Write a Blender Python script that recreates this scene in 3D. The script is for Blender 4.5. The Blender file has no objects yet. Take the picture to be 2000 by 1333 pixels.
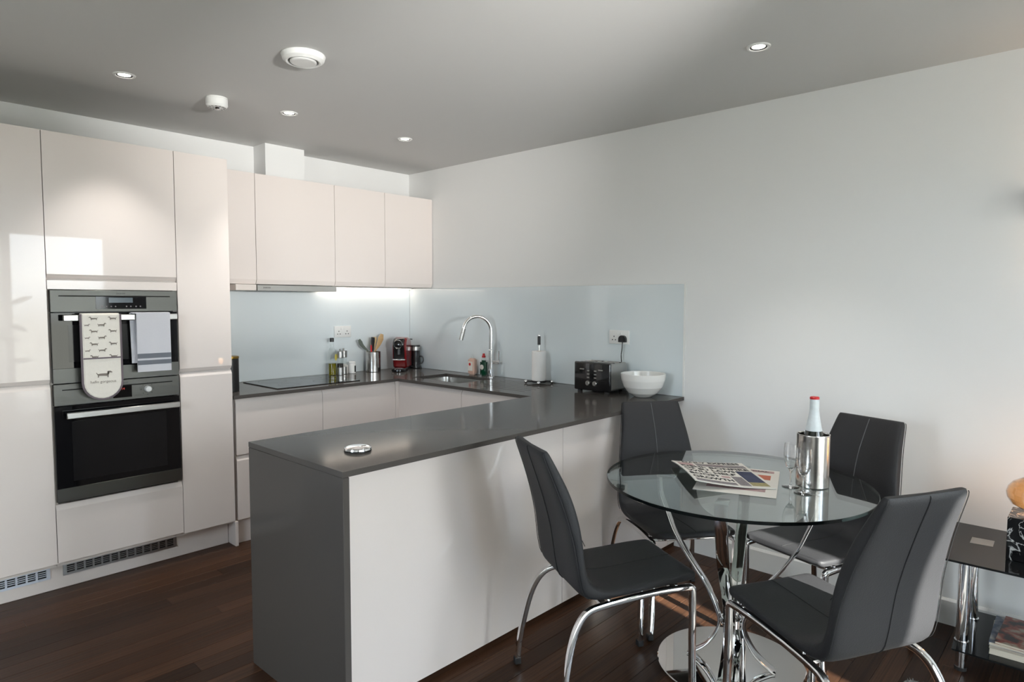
import bpy, bmesh, math, random
from mathutils import Vector, Matrix, Euler
random.seed(7)
C = bpy.context.scene.collection
PI = math.pi
sc = bpy.context.scene

# ------------------------------------------------------------------ camera
cam_d = bpy.data.cameras.new('camera'); cam = bpy.data.objects.new('camera', cam_d); C.objects.link(cam)
cam_d.sensor_width = 36; cam_d.lens = 1269.13/2000*36; cam_d.clip_start = .02
yaw, pitch, roll = .8257, -.0613, .0022
fw = Vector((math.sin(yaw)*math.cos(pitch), math.cos(yaw)*math.cos(pitch), math.sin(pitch)))
rt = Vector((math.cos(yaw), -math.sin(yaw), 0)); up = rt.cross(fw)
r2 = math.cos(roll)*rt + math.sin(roll)*up; u2 = -math.sin(roll)*rt + math.cos(roll)*up
cam.matrix_world = Matrix(((r2.x,u2.x,-fw.x,-3.4503),(r2.y,u2.y,-fw.y,-4.3572),(r2.z,u2.z,-fw.z,1.4563),(0,0,0,1)))
sc.camera = cam

# ------------------------------------------------------------------ world, sun, exposure
sc.view_settings.view_transform = 'Standard'; sc.view_settings.look = 'None'
sc.view_settings.gamma = 1; sc.view_settings.use_curve_mapping = False
sc.view_settings.exposure = 0.5
SKY = 15.0; SUN = 28.0; SUN_EL = 26.0
w = bpy.data.worlds.new('world'); sc.world = w; w.use_nodes = True
nt = w.node_tree; nt.nodes.clear()
def N(t, **k):
    n = nt.nodes.new(t)
    for a, v in k.items(): setattr(n, a, v)
    return n
out = N('ShaderNodeOutputWorld'); bg = N('ShaderNodeBackground'); bg.inputs[1].default_value = SKY
tc = N('ShaderNodeTexCoord'); mp = N('ShaderNodeMapping'); mp.inputs['Scale'].default_value = (1,1,3)
no = N('ShaderNodeTexNoise'); no.inputs['Scale'].default_value = 2.4; no.inputs['Detail'].default_value = 6
cr = N('ShaderNodeValToRGB'); cr.color_ramp.elements[0].position = .38; cr.color_ramp.elements[0].color = (.50,.66,.92,1)
cr.color_ramp.elements[1].position = .62; cr.color_ramp.elements[1].color = (.97,.99,1,1)
sx = N('ShaderNodeSeparateXYZ'); hr = N('ShaderNodeMapRange'); hr.inputs[1].default_value = -.03; hr.inputs[2].default_value = .03
mx = N('ShaderNodeMix', data_type='RGBA'); mx.inputs[6].default_value = (.42,.41,.37,1)
L = nt.links.new
L(tc.outputs['Generated'], mp.inputs[0]); L(mp.outputs[0], no.inputs[0]); L(no.outputs[0], cr.inputs[0])
L(tc.outputs['Generated'], sx.inputs[0]); L(sx.outputs[2], hr.inputs[0]); L(hr.outputs[0], mx.inputs[0])
L(cr.outputs[0], mx.inputs[7]); L(mx.outputs[2], bg.inputs[0]); L(bg.outputs[0], out.inputs[0])

def aim(o, d):
    o.rotation_euler = Vector(d).normalized().to_track_quat('-Z','Y').to_euler()
el = math.radians(SUN_EL); sd = Vector((.26,.966,0)).normalized()*math.cos(el); sd.z = -math.sin(el)
sl = bpy.data.lights.new('sun', 'SUN'); sl.energy = SUN; sl.angle = math.radians(.35); sl.color = (1,.95,.90)
so = bpy.data.objects.new('sun', sl); C.objects.link(so); so.location = (-4,-12,7); aim(so, sd)
# daylight portal in the window opening
WX0, WX1, WZ1, WY = -3.95, -.72, 2.32, -6.6
pl = bpy.data.lights.new('window_portal', 'AREA'); pl.shape = 'RECTANGLE'; pl.size = WX1-WX0; pl.size_y = WZ1; pl.cycles.is_portal = True
po = bpy.data.objects.new('window_portal', pl); C.objects.link(po); po.location = ((WX0+WX1)/2, WY-.12, WZ1/2); aim(po, (0,1,0))
# added fill spot standing in for sun glare on the upper cabinets
GL = 600.0
pl2 = bpy.data.lights.new('window_portal', 'AREA'); pl2.shape = 'RECTANGLE'; pl2.size = .9; pl2.size_y = 1.0; pl2.cycles.is_portal = True  # portal for the added opening in the left wall
po2 = bpy.data.objects.new('window_portal', pl2); C.objects.link(po2); po2.location = (-4.81,-2.7,1.6); aim(po2, (1,0,0))
gl = bpy.data.lights.new('glare_fill', 'SPOT'); gl.energy = GL; gl.spot_size = math.radians(36); gl.spot_blend = 1; gl.shadow_soft_size = .04
gl.color = (1,.985,.96)
go = bpy.data.objects.new('glare_fill', gl); C.objects.link(go); go.location = (-2.5,-5.7,1.60); aim(go, Vector((-.72,0,2.5))-go.location)
sc.cycles.max_bounces = 10; sc.cycles.transparent_max_bounces = 16; sc.cycles.sample_clamp_indirect = 6
sc.cycles.caustics_reflective = False; sc.cycles.caustics_refractive = False
sc.cycles.use_denoising = True

# ------------------------------------------------------------------ materials
def hexc(r, g, b): return tuple(((c/255)/12.92 if c/255 <= .04045 else ((c/255+.055)/1.055)**2.4) for c in (r,g,b))
def mat(name, col, rough=.5, metal=0, coat=0, coatr=.03, noise=None, bump=None, spec=.5, emit=None, trans=0, ior=1.5, aniso=0):
    m = bpy.data.materials.new(name); m.use_nodes = True; t = m.node_tree; b = t.nodes['Principled BSDF']
    b.inputs['Base Color'].default_value = (*col, 1); b.inputs['Roughness'].default_value = rough
    b.inputs['Metallic'].default_value = metal; b.inputs['Coat Weight'].default_value = coat
    b.inputs['Coat Roughness'].default_value = coatr; b.inputs['Specular IOR Level'].default_value = spec
    b.inputs['IOR'].default_value = ior; b.inputs['Transmission Weight'].default_value = trans
    b.inputs['Anisotropic'].default_value = aniso
    if emit: b.inputs['Emission Color'].default_value = (*emit[0],1); b.inputs['Emission Strength'].default_value = emit[1]
    if noise or bump:
        c = t.nodes.new('ShaderNodeTexCoord'); mp = t.nodes.new('ShaderNodeMapping'); n = t.nodes.new('ShaderNodeTexNoise')
        sc_, amt = (noise or bump)[0], (noise or bump)[1]
        mp.inputs['Scale'].default_value = sc_ if isinstance(sc_, tuple) else (sc_,)*3
        n.inputs['Scale'].default_value = 1; n.inputs['Detail'].default_value = 4
        t.links.new(c.outputs['Object'], mp.inputs[0]); t.links.new(mp.outputs[0], n.inputs[0])
        if noise:
            r = t.nodes.new('ShaderNodeMapRange'); r.inputs[3].default_value = 1-amt; r.inputs[4].default_value = 1+amt
            v = t.nodes.new('ShaderNodeVectorMath'); v.operation = 'SCALE'; v.inputs[0].default_value = col
            t.links.new(n.outputs[0], r.inputs[0]); t.links.new(r.outputs[0], v.inputs['Scale']); t.links.new(v.outputs[0], b.inputs['Base Color'])
        if bump:
            bp = t.nodes.new('ShaderNodeBump'); bp.inputs['Strength'].default_value = bump[1]; bp.inputs['Distance'].default_value = .002
            if noise:
                mp2 = t.nodes.new('ShaderNodeMapping'); n2 = t.nodes.new('ShaderNodeTexNoise'); s2 = bump[0]
                mp2.inputs['Scale'].default_value = s2 if isinstance(s2, tuple) else (s2,)*3; n2.inputs['Scale'].default_value = 1
                t.links.new(c.outputs['Object'], mp2.inputs[0]); t.links.new(mp2.outputs[0], n2.inputs[0]); t.links.new(n2.outputs[0], bp.inputs['Height'])
            else: t.links.new(n.outputs[0], bp.inputs['Height'])
            t.links.new(bp.outputs[0], b.inputs['Normal'])
    return m
def thin_glass(name, tint, refl=1.0, rough=0.0, ior=1.5):
    m = bpy.data.materials.new(name); m.use_nodes = True; t = m.node_tree; t.nodes.clear()
    o = t.nodes.new('ShaderNodeOutputMaterial'); mx = t.nodes.new('ShaderNodeMixShader'); tr = t.nodes.new('ShaderNodeBsdfTransparent')
    g = t.nodes.new('ShaderNodeBsdfGlossy'); f = t.nodes.new('ShaderNodeFresnel'); f.inputs[0].default_value = ior
    mu = t.nodes.new('ShaderNodeMath'); mu.operation = 'MULTIPLY'; mu.inputs[1].default_value = refl; mu.use_clamp = True
    tr.inputs[0].default_value = (*tint,1); g.inputs['Roughness'].default_value = rough
    ge = t.nodes.new('ShaderNodeNewGeometry'); mr = t.nodes.new('ShaderNodeMapRange'); mr.inputs[3].default_value = ior; mr.inputs[4].default_value = 1/ior
    t.links.new(ge.outputs['Backfacing'], mr.inputs[0]); t.links.new(mr.outputs[0], f.inputs[0])
    t.links.new(f.outputs[0], mu.inputs[0]); t.links.new(mu.outputs[0], mx.inputs[0]); t.links.new(tr.outputs[0], mx.inputs[1])
    t.links.new(g.outputs[0], mx.inputs[2]); t.links.new(mx.outputs[0], o.inputs[0]); return m

M = {}
M['wall'] = mat('wall_paint', hexc(228,228,227), .55, bump=(180,.06))
M['ceil'] = mat('ceiling_paint', hexc(202,201,199), .6, bump=(140,.05))
M['trimw'] = mat('white_satin', hexc(228,228,226), .35)
M['gloss'] = mat('gloss_cabinet', hexc(225,216,211), .25, coat=.42, coatr=.02, spec=.2)
M['carc'] = mat('cabinet_carcass', hexc(214,206,200), .45)
M['quartz'] = mat('grey_quartz', hexc(84,80,77), .10, noise=(420,.10), spec=.05)
M['quartzd'] = mat('grey_quartz_groove', hexc(60,56,54), .3)
M['splash'] = mat('back_painted_glass', hexc(218,226,229), .25, coat=1, coatr=.015)
M['steel'] = mat('brushed_steel', hexc(90,90,87), .38, 1, aniso=.5, bump=((4,4,600),.12))
M['hood'] = mat('hood_steel', hexc(165,165,162), .5, .3)
M['steelsat'] = mat('satin_steel', hexc(178,177,174), .3, 1)
M['steelcyl'] = mat('spun_steel', hexc(200,196,192), .2, 1, aniso=.6)
M['chrome'] = mat('chrome', (.86,.86,.87), .045, 1)
M['mirror'] = mat('polished_chrome_base', (.80,.80,.79), .03, 1)
M['blackgl'] = mat('black_glass', (.004,.004,.005), .05, spec=.28)
M['ovenwin'] = mat('oven_window', (.010,.010,.011), .12, spec=.25, noise=(3,.3))
M['black'] = mat('black_plastic', (.012,.012,.013), .35)
M['blackgloss'] = mat('gloss_black_plastic', (.008,.008,.009), .12, coat=.6)
M['rubber'] = mat('black_rubber', (.015,.015,.015), .6)
M['white'] = mat('white_plastic', hexc(232,232,230), .35)
M['ceramic'] = mat('white_ceramic', hexc(236,234,230), .16, coat=.6)
M['leather'] = mat('dark_grey_leather', hexc(42,42,44), .55, bump=(260,.35), spec=.3)
M['piping'] = mat('black_seam', (.008,.008,.009), .6)
M['stitch'] = mat('grey_stitch', hexc(92,92,94), .7)
M['red'] = mat('dark_red_gloss', hexc(122,14,20), .15, coat=1)
M['redcap'] = mat('red_cap', hexc(196,24,30), .35)
M['paper'] = mat('newsprint', hexc(214,210,202), .8)
M['ink'] = mat('print_ink', (.02,.02,.022), .8)
M['pprint'] = mat('print_pink', hexc(170,142,140), .8, noise=(70,.6))
M['bprint'] = mat('print_navy', hexc(52,58,84), .8, noise=((60,60,60),.35))
M['oprint'] = mat('print_orange', hexc(186,104,80), .8)
M['gprint'] = mat('print_grey', hexc(122,116,118), .8, noise=(160,.7))
M['kprint'] = mat('print_khaki', hexc(150,140,98), .8, noise=(90,.5))
M['tissue'] = mat('paper_towel', hexc(232,230,228), .9, bump=(220,.4))
M['towel'] = mat('white_cotton', hexc(206,206,212), .95, bump=(500,.6))
M['stripe'] = mat('grey_cotton', hexc(112,116,124), .95, bump=(500,.6))
M['linen'] = mat('cream_linen', hexc(232,227,218), .95, noise=((60,60,60),.05), bump=(420,.5))
M['lilac'] = mat('mauve_binding', hexc(112,102,108), .9, bump=(420,.5))
M['hound'] = mat('printed_hound', hexc(128,120,112), .9)
M['houndd'] = mat('printed_hound_dark', hexc(72,66,60), .9)
M['wood'] = mat('utensil_wood', hexc(196,162,116), .55, noise=((8,8,60),.2))
M['bamboo'] = mat('pale_wood', hexc(214,192,150), .55, noise=((8,8,60),.12))
M['sage'] = mat('grey_silicone', hexc(92,100,92), .5)
M['oil'] = mat('olive_oil', hexc(150,140,20), .08, trans=.55, ior=1.45)
M['clear'] = thin_glass('clear_glass', (.96,.975,.97), 1.6)
M['flute'] = mat('flute_glass', (1,1,1), .0, trans=1, ior=1.45)
M['amber'] = thin_glass('amber_glass', (.93,.66,.40), 2.2)
M['tabletop'] = thin_glass('table_glass', (.80,.86,.85), 1.55)
M['rim'] = mat('glass_edge', (.003,.005,.005), .25, spec=.3)
M['window'] = thin_glass('window_pane', (.96,.98,.97), 1.2)
M['foil'] = mat('white_foil', hexc(214,220,222), .4, noise=((30,30,60),.12))
M['darkbottle'] = mat('dark_green_bottle', (.006,.010,.006), .05, coat=1)
M['smoke'] = mat('black_table_glass', (.010,.011,.012), .05, spec=.2)
M['green'] = mat('green_detergent', hexc(6,70,46), .12, trans=.15, coat=.6)
M['peach'] = mat('peach_soap', hexc(214,178,160), .3, coat=.5)
M['labelw'] = mat('printed_label', hexc(220,214,206), .6)
M['yellow'] = mat('yellow_label', hexc(214,200,96), .6)
M['salt'] = mat('white_salt', hexc(220,218,214), .9)
M['pepper'] = mat('peppercorns', (.02,.015,.012), .8, noise=(500,.9))
M['led_on'] = mat('downlight_lens', (1,1,1), .4, emit=((1,.95,.86), 9))
M['strip_on'] = mat('led_strip', (1,.9,.8), .4, emit=((1,.84,.70), 7))
M['bulb_on'] = mat('bulb_filament', (1,.6,.3), .4, emit=((1,.62,.30), 30))
M['digit'] = mat('oven_clock', (.1,0,0), .4, emit=((1,.05,.03), .35))
M['grille'] = mat('grille_metal', hexc(176,180,184), .35, 1)
M['grillew'] = mat('grille_pale', hexc(205,212,224), .4, .4)
M['zone'] = mat('hob_marking', hexc(58,58,60), .3)
M['dark'] = mat('dark_void', (.006,.006,.006), .9)
M['gold'] = mat('gold_lid', hexc(150,122,60), .3, 1)
M['rug'] = mat('grey_shag', hexc(126,124,121), .95, noise=(90,.25))
M['page'] = mat('magazine_pages', hexc(206,198,184), .8, noise=((3,3,700),.2))
M['leaf'] = mat('plant_leaf', hexc(40,72,34), .4)
M['pot'] = mat('plant_pot', hexc(190,186,180), .6)
M['concrete'] = mat('balcony_paving', hexc(168,162,152), .8, noise=(6,.12))

def wood_floor():
    m = bpy.data.materials.new('dark_bamboo_plank'); m.use_nodes = True; t = m.node_tree; b = t.nodes['Principled BSDF']
    c = t.nodes.new('ShaderNodeTexCoord'); oi = t.nodes.new('ShaderNodeObjectInfo')
    mp = t.nodes.new('ShaderNodeMapping'); mp.inputs['Scale'].default_value = (1.4,130,1)
    ad = t.nodes.new('ShaderNodeVectorMath'); ad.operation = 'ADD'
    cb = t.nodes.new('ShaderNodeCombineXYZ'); ml = t.nodes.new('ShaderNodeMath'); ml.operation = 'MULTIPLY'; ml.inputs[1].default_value = 37
    n = t.nodes.new('ShaderNodeTexNoise'); n.inputs['Scale'].default_value = 1; n.inputs['Detail'].default_value = 5; n.inputs['Roughness'].default_value = .6
    r = t.nodes.new('ShaderNodeValToRGB'); e = r.color_ramp.elements
    e[0].position = .25; e[0].color = (*hexc(42,26,19),1); e[1].position = .8; e[1].color = (*hexc(98,68,49),1)
    hs = t.nodes.new('ShaderNodeHueSaturation'); mr = t.nodes.new('ShaderNodeMapRange'); mr.inputs[3].default_value = .32; mr.inputs[4].default_value = .95
    bp = t.nodes.new('ShaderNodeBump'); bp.inputs['Strength'].default_value = .06; bp.inputs['Distance'].default_value = .001
    k = t.links.new
    k(oi.outputs['Random'], ml.inputs[0]); k(ml.outputs[0], cb.inputs[0]); k(ml.outputs[0], cb.inputs[1])
    k(c.outputs['Object'], mp.inputs[0]); k(mp.outputs[0], ad.inputs[0]); k(cb.outputs[0], ad.inputs[1]); k(ad.outputs[0], n.inputs[0])
    k(n.outputs[0], r.inputs[0]); k(r.outputs[0], hs.inputs['Color']); k(oi.outputs['Random'], mr.inputs[0]); k(mr.outputs[0], hs.inputs['Value'])
    k(hs.outputs[0], b.inputs['Base Color']); k(n.outputs[0], bp.inputs['Height']); k(bp.outputs[0], b.inputs['Normal'])
    b.inputs['Roughness'].default_value = .38; b.inputs['Specular IOR Level'].default_value = .15
    return m
M['plank'] = wood_floor()
def marble():
    m = mat('black_marble', (.008,.008,.009), .1, spec=.25); t = m.node_tree; b = t.nodes['Principled BSDF']
    c = t.nodes.new('ShaderNodeTexCoord'); n = t.nodes.new('ShaderNodeTexNoise'); n.inputs['Scale'].default_value = 7; n.inputs['Detail'].default_value = 8; n.inputs['Distortion'].default_value = 1.5
    r = t.nodes.new('ShaderNodeValToRGB'); e = r.color_ramp.elements; e[0].position = .49; e[0].color = (.006,.006,.007,1); e[1].position = .505; e[1].color = (.5,.5,.5,1)
    x = r.color_ramp.elements.new(.52); x.color = (.006,.006,.007,1)
    t.links.new(c.outputs['Object'], n.inputs[0]); t.links.new(n.outputs[0], r.inputs[0]); t.links.new(r.outputs[0], b.inputs['Base Color']); return m
M['marble'] = marble()
def cover(name, c1, c2, c3):
    m = mat(name, c1, .3); t = m.node_tree; b = t.nodes['Principled BSDF']
    c = t.nodes.new('ShaderNodeTexCoord'); n = t.nodes.new('ShaderNodeTexNoise'); n.inputs['Scale'].default_value = 14; n.inputs['Detail'].default_value = 3
    r = t.nodes.new('ShaderNodeValToRGB'); e = r.color_ramp.elements; e[0].position = .42; e[0].color = (*c1,1); e[1].position = .6; e[1].color = (*c3,1)
    x = r.color_ramp.elements.new(.5); x.color = (*c2,1)
    t.links.new(c.outputs['Object'], n.inputs[0]); t.links.new(n.outputs[0], r.inputs[0]); t.links.new(r.outputs[0], b.inputs['Base Color']); return m
M['cover1'] = cover('magazine_cover', hexc(30,24,24), hexc(140,60,44), hexc(160,150,130))
M['cover2'] = cover('magazine_cover_blue', hexc(60,80,110), hexc(120,130,150), hexc(190,190,190))

# ------------------------------------------------------------------ mesh helpers
def box(x0,x1,y0,y1,z0,z1,b=0,seg=1):
    bm = bmesh.new()
    v = [bm.verts.new((x,y,z)) for z in (z0,z1) for y in (y0,y1) for x in (x0,x1)]
    for f in ((0,2,3,1),(4,5,7,6),(0,1,5,4),(2,6,7,3),(0,4,6,2),(1,3,7,5)): bm.faces.new([v[i] for i in f])
    if b: bmesh.ops.bevel(bm, geom=bm.edges[:], offset=b, segments=seg, profile=.5, affect='EDGES')
    return bm
def J(*bms):
    o = bmesh.new(); me = bpy.data.meshes.new('tmp')
    for b in bms: b.to_mesh(me); o.from_mesh(me); b.free()
    bpy.data.meshes.remove(me); return o
def T(bm, loc=(0,0,0), rot=None, scale=None):
    m = Matrix.Translation(loc)
    if rot: m = m @ Euler(rot).to_matrix().to_4x4()
    if scale: m = m @ Matrix.Diagonal((*scale,1))
    bmesh.ops.transform(bm, matrix=m, verts=bm.verts); return bm
def lathe(prof, seg=32, cx=0, cy=0):
    bm = bmesh.new(); rings = []; q = [prof[0]]
    for a, b in zip(prof, prof[1:]):
        L_ = math.hypot(b[0]-a[0], b[1]-a[1])
        if L_ > .012:
            for t in (.0012/L_, 1-.0012/L_): q.append((a[0]+(b[0]-a[0])*t, a[1]+(b[1]-a[1])*t))
        q.append(b)
    if len(prof) < 16: prof = q
    for r, z in prof:
        if r < 1e-6: rings.append([bm.verts.new((cx,cy,z))])
        else: rings.append([bm.verts.new((cx+r*math.cos(2*PI*i/seg), cy+r*math.sin(2*PI*i/seg), z)) for i in range(seg)])
    for a, b in zip(rings, rings[1:]):
        for i in range(seg):
            j = (i+1) % seg
            q = [a[i%len(a)], a[j%len(a)], b[j%len(b)], b[i%len(b)]]; u = []
            for v in q:
                if v not in u: u.append(v)
            if len(u) > 2:
                try: bm.faces.new(u)
                except ValueError: pass
    bmesh.ops.recalc_face_normals(bm, faces=bm.faces[:]); return bm
def sweep(path, sec, up=(0,0,1), cap=True, scl=None):
    """sec: list of (a,b) offsets along side / normal vectors"""
    bm = bmesh.new(); rings = []; path = [Vector(p) for p in path]; upv = Vector(up)
    for i, p in enumerate(path):
        d = (path[min(i+1,len(path)-1)]-path[max(i-1,0)]).normalized()
        s = d.cross(upv)
        if s.length < 1e-4: s = d.cross(Vector((0,1,0)))
        s.normalize(); n = s.cross(d).normalized(); k = scl[i] if scl else 1
        rings.append([bm.verts.new(p+s*a*k+n*b*k) for a, b in sec])
    m = len(sec)
    for a, b in zip(rings, rings[1:]):
        for i in range(m): bm.faces.new((a[i],a[(i+1)%m],b[(i+1)%m],b[i]))
    if cap: bm.faces.new(rings[0][::-1]); bm.faces.new(rings[-1])
    bmesh.ops.recalc_face_normals(bm, faces=bm.faces[:]); return bm
def circ(r, n=12): return [(r*math.cos(2*PI*i/n), r*math.sin(2*PI*i/n)) for i in range(n)]
def rrect(w, h, r, n=3):
    o = []
    for cx, cy, a0 in ((w/2-r,h/2-r,0),(-w/2+r,h/2-r,90),(-w/2+r,-h/2+r,180),(w/2-r,-h/2+r,270)):
        for i in range(n+1):
            a = math.radians(a0+90*i/n); o.append((cx+r*math.cos(a), cy+r*math.sin(a)))
    return o
def smooth_path(pts, n=6):
    pts = [Vector(p) for p in pts]; o = []
    P = [pts[0]*2-pts[1]]+pts+[pts[-1]*2-pts[-2]]
    for i in range(1, len(P)-2):
        p0,p1,p2,p3 = P[i-1:i+3]
        for k in range(n):
            t = k/n
            o.append(.5*((2*p1)+(-p0+p2)*t+(2*p0-5*p1+4*p2-p3)*t*t+(-p0+3*p1-3*p2+p3)*t**3))
    o.append(pts[-1]); return o
def prism(poly, z0, z1, b=0):
    bm = bmesh.new(); a = [bm.verts.new((x,y,z0)) for x,y in poly]; c = [bm.verts.new((x,y,z1)) for x,y in poly]
    bm.faces.new(a[::-1]); bm.faces.new(c); n = len(poly)
    for i in range(n): bm.faces.new((a[i],a[(i+1)%n],c[(i+1)%n],c[i]))
    bmesh.ops.recalc_face_normals(bm, faces=bm.faces[:])
    if b: bmesh.ops.bevel(bm, geom=[e for e in bm.edges if abs(e.verts[0].co.z-e.verts[1].co.z)<1e-6], offset=b, segments=2, affect='EDGES')
    return bm
def extr(prof, a0, a1, axis='x', b=0):
    """prof in (u,z), extruded along axis; u is the other horizontal axis"""
    bm = prism(prof, a0, a1)
    for v in bm.verts:
        u, z, a = v.co.x, v.co.y, v.co.z
        v.co = (a,u,z) if axis == 'x' else (u,a,z)
    bmesh.ops.recalc_face_normals(bm, faces=bm.faces[:])
    if b: bmesh.ops.bevel(bm, geom=bm.edges[:], offset=b, segments=1, affect='EDGES')
    return bm
def grid_slab(xs, ys, zf, z0):
    """cells with top height zf(cx,cy) or None for empty"""
    bm = bmesh.new(); nx, ny = len(xs)-1, len(ys)-1
    H = [[zf((xs[i]+xs[i+1])/2,(ys[j]+ys[j+1])/2) for j in range(ny)] for i in range(nx)]
    def q(*p): bm.faces.new([bm.verts.new(c) for c in p])
    g = lambda i,j: H[i][j] if 0<=i<nx and 0<=j<ny and H[i][j] is not None else z0
    for i in range(nx):
        for j in range(ny):
            h = H[i][j]
            if h is None: continue
            x0,x1,y0,y1 = xs[i],xs[i+1],ys[j],ys[j+1]
            q((x0,y0,h),(x1,y0,h),(x1,y1,h),(x0,y1,h)); q((x0,y0,z0),(x0,y1,z0),(x1,y1,z0),(x1,y0,z0))
            for (di,dj,a,b) in ((-1,0,(x0,y1),(x0,y0)),(1,0,(x1,y0),(x1,y1)),(0,-1,(x0,y0),(x1,y0)),(0,1,(x1,y1),(x0,y1))):
                k = g(i+di,j+dj)
                if k < h-1e-6: q((*a,k),(*b,k),(*b,h),(*a,h))
    bmesh.ops.remove_doubles(bm, verts=bm.verts[:], dist=1e-5); bmesh.ops.recalc_face_normals(bm, faces=bm.faces[:])
    return bm
def text_bm(s, size, ext=0.0004, align='CENTER', bold=0.0, sx=1):
    cu = bpy.data.curves.new('t','FONT'); cu.body = s; cu.size = size; cu.extrude = ext; cu.align_x = align; cu.align_y = 'CENTER'; cu.offset = bold; cu.resolution_u = 2
    o = bpy.data.objects.new('t', cu); C.objects.link(o); dg = bpy.context.evaluated_depsgraph_get()
    me = bpy.data.meshes.new_from_object(o.evaluated_get(dg)); bm = bmesh.new(); bm.from_mesh(me)
    bpy.data.objects.remove(o); bpy.data.curves.remove(cu); bpy.data.meshes.remove(me)
    if sx != 1: bmesh.ops.scale(bm, vec=(sx,1,1), verts=bm.verts)
    return bm

OFF = {}
def fin(name, bm, m, parent=None, angle=38, off=None, flat=False):
    me = bpy.data.meshes.new(name)
    if off is None and parent is not None: off = OFF.get(parent.name)
    if off is not None: bmesh.ops.translate(bm, verts=bm.verts, vec=-Vector(off))
    bm.to_mesh(me); bm.free()
    if not flat:
        me.polygons.foreach_set('use_smooth', [True]*len(me.polygons)); me.set_sharp_from_angle(angle=math.radians(angle))
    me.materials.append(M[m] if isinstance(m, str) else m)
    o = bpy.data.objects.new(name, me); C.objects.link(o)
    if parent is not None:
        o.parent = parent
        if parent.name in OFF: OFF[o.name] = OFF[parent.name]
    return o
def thing(name, label, cat, loc=(0,0,0), rz=0, group=None, world=False):
    o = bpy.data.objects.new(name, None); C.objects.link(o); o.location = loc; o.rotation_euler = (0,0,rz); o.empty_display_size = .05
    o['label'] = label; o['category'] = cat
    if group: o['group'] = group
    if world: OFF[o.name] = Vector(loc)
    return o
def tag(o, label, cat, group=None):
    o['label'] = label; o['category'] = cat
    if group: o['group'] = group
    return o
def struct(name, bm, m, parent=None, label=None):
    o = fin(name, bm, m, parent)
    if parent is None: o['kind'] = 'structure'
    if label: o['label'] = label
    return o
def copy_tree(o, parent=None):
    c = o.copy(); C.objects.link(c); c.parent = parent
    for ch in list(o.children): copy_tree(ch, c)
    return c

H = 2.505
# ------------------------------------------------------------------ setting
XL = -4.7
fl = struct('floor', box(XL,.12,WY,.12,-.06,-.012), 'dark', label='dark brown wooden plank floor')
rows = []; y = -.77
k0 = math.ceil((0-y)/.0846)
ks = range(-int((6.6-.77)/.0846)-2, k0+1)
force = {-4: -2.321, -12: -2.457, -1: -2.846}
me_cache = {}
def plank_mesh(Ln, wd):
    key = (round(Ln,2), round(wd,4))
    if key not in me_cache:
        bm = box(-Ln/2,Ln/2,-wd/2,wd/2,-.012,0,.0009); me = bpy.data.meshes.new('plank'); bm.to_mesh(me); bm.free(); me.materials.append(M['plank']); me_cache[key] = me
    return me_cache[key]
for k in ks:
    y1 = -.77+k*.0846+.0846; y0 = y1-.0846
    if y0 > 0 or y1 < WY: continue
    y0c, y1c = max(y0,WY), min(y1,0)
    if y1c-y0c < .012: continue
    jo = force.get(k, None)
    if jo is None: jo = XL+random.uniform(.4,1.7)
    js = [jo]
    while js[-1] < 0: js.append(js[-1]+1.7)
    while js[0] > XL: js.insert(0, js[0]-1.7)
    js = [XL]+[a for a in js if XL+.05 < a < -.05]+[0]
    for a, b in zip(js, js[1:]):
        o = bpy.data.objects.new('plank', plank_mesh(b-a-.0012, y1c-y0c-.0012)); C.objects.link(o)
        o.location = ((a+b)/2,(y0c+y1c)/2,0); o.parent = fl
struct('ceiling', box(XL-.1,.12,WY-.1,.12,H,H+.1), 'ceil', label='smooth pale grey-white ceiling')
struct('wall_back', box(XL-.1,.12,0,.12,0,H), 'wall', label='white wall behind the tall and wall cabinets')
struct('wall_right', box(0,.12,WY-.1,0,0,H), 'wall', label='long plain white wall behind the dining table')
struct('wall_left', J(box(XL-.1,XL,-2.25,0,0,H), box(XL-.1,XL,WY-.1,-3.15,0,H), box(XL-.1,XL,-3.15,-2.25,2.1,H), box(XL-.1,XL,-3.15,-2.25,0,1.1)), 'wall')
w2 = struct('fill_window', J(*[box(XL-.09,XL-.02,-3.15,-2.25,a,a+.04) for a in (1.1,2.06)], *[box(XL-.09,XL-.02,a-.02,a+.02,1.14,2.06) for a in (-3.13,-2.27)]), 'trimw')  # unseen window added to let extra daylight onto the right wall
struct('pane', box(XL-.06,XL-.05,-3.11,-2.29,1.14,2.06), 'window', w2)
wf = struct('wall_front', J(box(XL,WX0,WY-.14,WY,0,H), box(WX1,0,WY-.14,WY,0,H), box(WX0,WX1,WY-.14,WY,WZ1,H)), 'wall')
# window with two leaves
wn = struct('window_1', J(box(WX0,WX1,WY-.12,WY-.04,WZ1-.06,WZ1), box(WX0,WX1,WY-.12,WY-.04,0,.06), box(WX0,WX0+.06,WY-.12,WY-.04,.06,WZ1-.06), box(WX1-.04,WX1,WY-.12,WY-.04,.06,WZ1-.06)), 'trimw')
for a in (-2.95,-1.80): struct('mullion', box(a-.04,a+.04,WY-.12,WY-.04,.06,WZ1-.06,.004), 'trimw', wn)
for a, b in ((WX0+.06,-2.99),(-2.91,-1.84),(-1.76,WX1-.04)):
    struct('pane', box(a,b,WY-.085,WY-.075,.06,WZ1-.06), 'window', wn)
# duct boxing above the hood
struct('trim_1', box(-1.335,-1.05,-.165,0,2.275,H), 'wall', label='boxed-in white duct above the cooker hood')
# skirting
bb = extr([(-.016,0),(0,0),(0,.118),(-.006,.118),(-.016,.108)], WY, -2.56, 'y')
struct('baseboard_right', bb, 'trimw', label='white skirting board along the right wall')
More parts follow.
